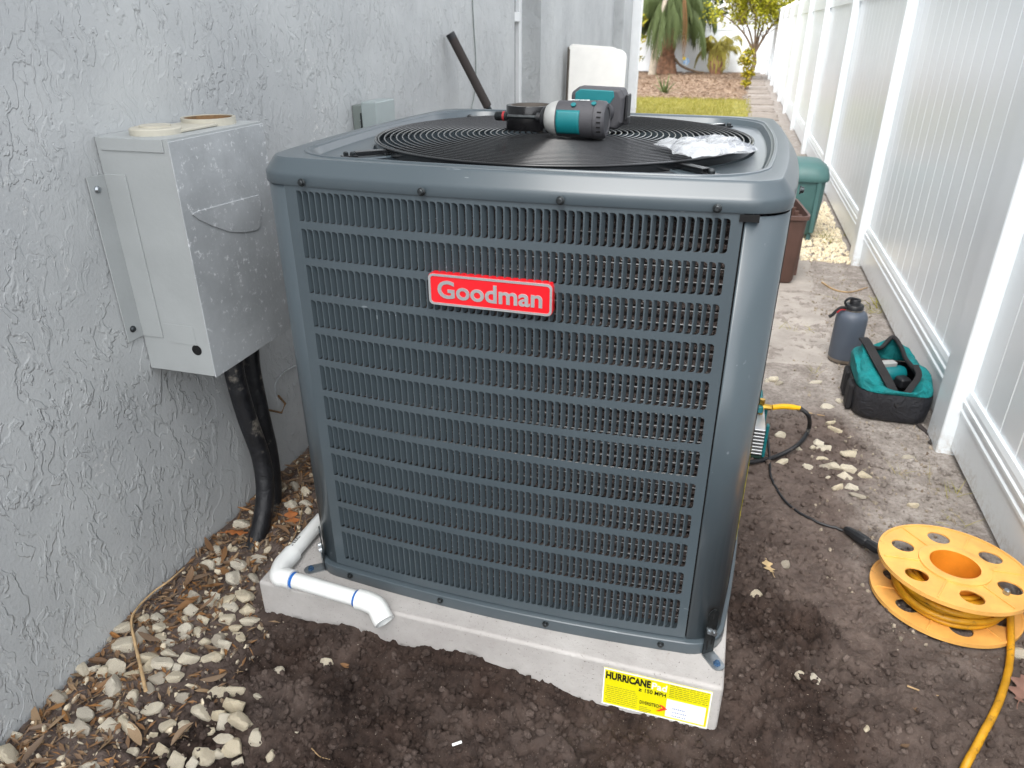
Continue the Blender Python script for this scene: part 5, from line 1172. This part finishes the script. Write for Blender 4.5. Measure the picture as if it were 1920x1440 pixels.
crown('crown', tr_, [(p_[0], p_[1], max(p_[2], 1.0)+.1, .26) for p_ in tips]+[(-.85, -.1, 1.35, .4), (.3, 0, 1.75, .5), (-.3, 0, 1.7, .5), (.75, .1, 1.5, .35), (-.5, 0, 1.3, .4), (0, 0, 1.5, .4)], 10500, .075, 'bright_leaf')
c = base_at(1397, 168); sh = thing('shrub', 'narrow leafy green shrub at the foot of the small tree', 'shrub', c)
MB().tube([(0, 0, -.02), (.02, 0, .3), (-.02, 0, .6)], .012, 6).build('stem', 'bark', sh); crown('foliage', sh, [(0, 0, .12, .10), (.02, 0, .30, .14), (-.03, 0, .50, .17), (.0, 0, .66, .12)], 520, .085, 'croton_leaf')
c = base_at(1246, 176); ag = thing('agave', 'spiky grey green agave growing in the mulch bed', 'agave', c)
for i in range(15):
    a = i*2.4; t0 = .35+.6*(i/15); L_ = random.uniform(.26, .40); d = np.array([math.cos(a), math.sin(a), 0]); sd2 = np.array([-d[1], d[0], 0]); rg2 = []
    for k in range(6):
        t = k/5; p_ = d*(.02+L_*t*math.cos(t0*1.5)*1.0)+np.array([0, 0, L_*t*math.sin(t0*1.5)-.05*t*t*(1-t0)]); w_ = .026*(1-t)**.7*(.6+1.2*t*(1-t))+.001
        rg2.append([p_-sd2*w_, p_+np.array([0, 0, -.008*(1-t)]), p_+sd2*w_, p_+np.array([0, 0, .003])])
    MB().loft(rg2).build('leaf', 'agave_leaf', ag, 60)
c = base_at(1188, 150); cn = thing('croton', 'croton shrub with green and yellow leaves by the house corner', 'shrub', c)
MB().tube([(0, 0, -.02), (.03, 0, .5), (.0, 0, 1.2)], .015, 6).build('stem', 'bark', cn); crown('foliage', cn, [(0, 0, .5, .22), (.05, 0, .85, .2), (.0, 0, 1.2, .25)], 380, .16, 'croton_leaf')
for x, y, lb, sc in ((-5.2, 24.0, 'tall dark tree beyond the far fence nearest the house', 1.1), (-2.2, 23.4, 'dark green tree beyond the far fence behind the palms', 1.0), (.2, 24.6, 'dense green tree beyond the far fence behind the low palm', 1.15), (3.0, 25.2, 'dark tree beyond the corner where the two white fences meet', 1.2), (5.6, 20.5, 'leafy tree standing beyond the long side fence', 1.1)):  # backdrop trees; taller crowns and extra trees added to darken the lid reflection
    t = thing('background_tree', lb, 'tree', (x, y, G), 0, 'trees beyond the fence'); MB().tube([(0, 0, -.1), (.05, 0, 1.4), (0, .1, 4.2*sc)], lambda t_: .17-.10*t_, 10).build('trunk', 'bark', t, 60)
    bl = [(random.uniform(-1.3, 1.3)*sc, random.uniform(-.6, .6), sc*z_, random.uniform(.8, 1.25)*sc) for z_ in (1.7, 2.0, 2.5, 3.0, 3.5, 4.0, 4.6, 5.2)]
    crown('crown', t, bl, 5200, .26, 'dark_leaf')
# little ornament and fallen branch by the far fence
c = base_at(1283, 136); og = thing('garden_ornament', 'small blue and yellow flower ornament on a stake before the far fence', 'ornament', c)
MB().tube([(0, 0, -.02), (.02, 0, .36)], .008, 6).build('stake', 'trim_white', og)
mat('sky_blue', s2l(150, 190, 230), .5); mat('lemon', s2l(240, 214, 80), .5)
for i in range(5): a = i*1.2566; MB().lathe([(.0005, -.006), (.035, 0), (.0005, .006)], 10).xf(Matrix.Translation((.02+.05*math.cos(a), 0, .30+.05*math.sin(a))) @ Matrix.Rotation(R_(90), 4, 'X')).build('petal', 'sky_blue', og, 60)
MB().lathe([(.0005, -.012), (.04, 0), (.0005, .012)], 12).xf(Matrix.Translation((-.04, -.01, .37)) @ Matrix.Rotation(R_(90), 4, 'X')).build('flower_head', 'lemon', og, 60)
p0, p1 = base_at(1262, 128), base_at(1312, 137)
tag(MB().tube(spline([(p0[0], p0[1], .30), (p0[0]+.2, p0[1], .12), (p1[0]-.1, p1[1], G+.06), (p1[0]+.1, p1[1], G+.04)], 5), .03, 7).build('fallen_branch', 'bark', smooth=60), 'bare fallen branch lying before the far fence', 'branch')
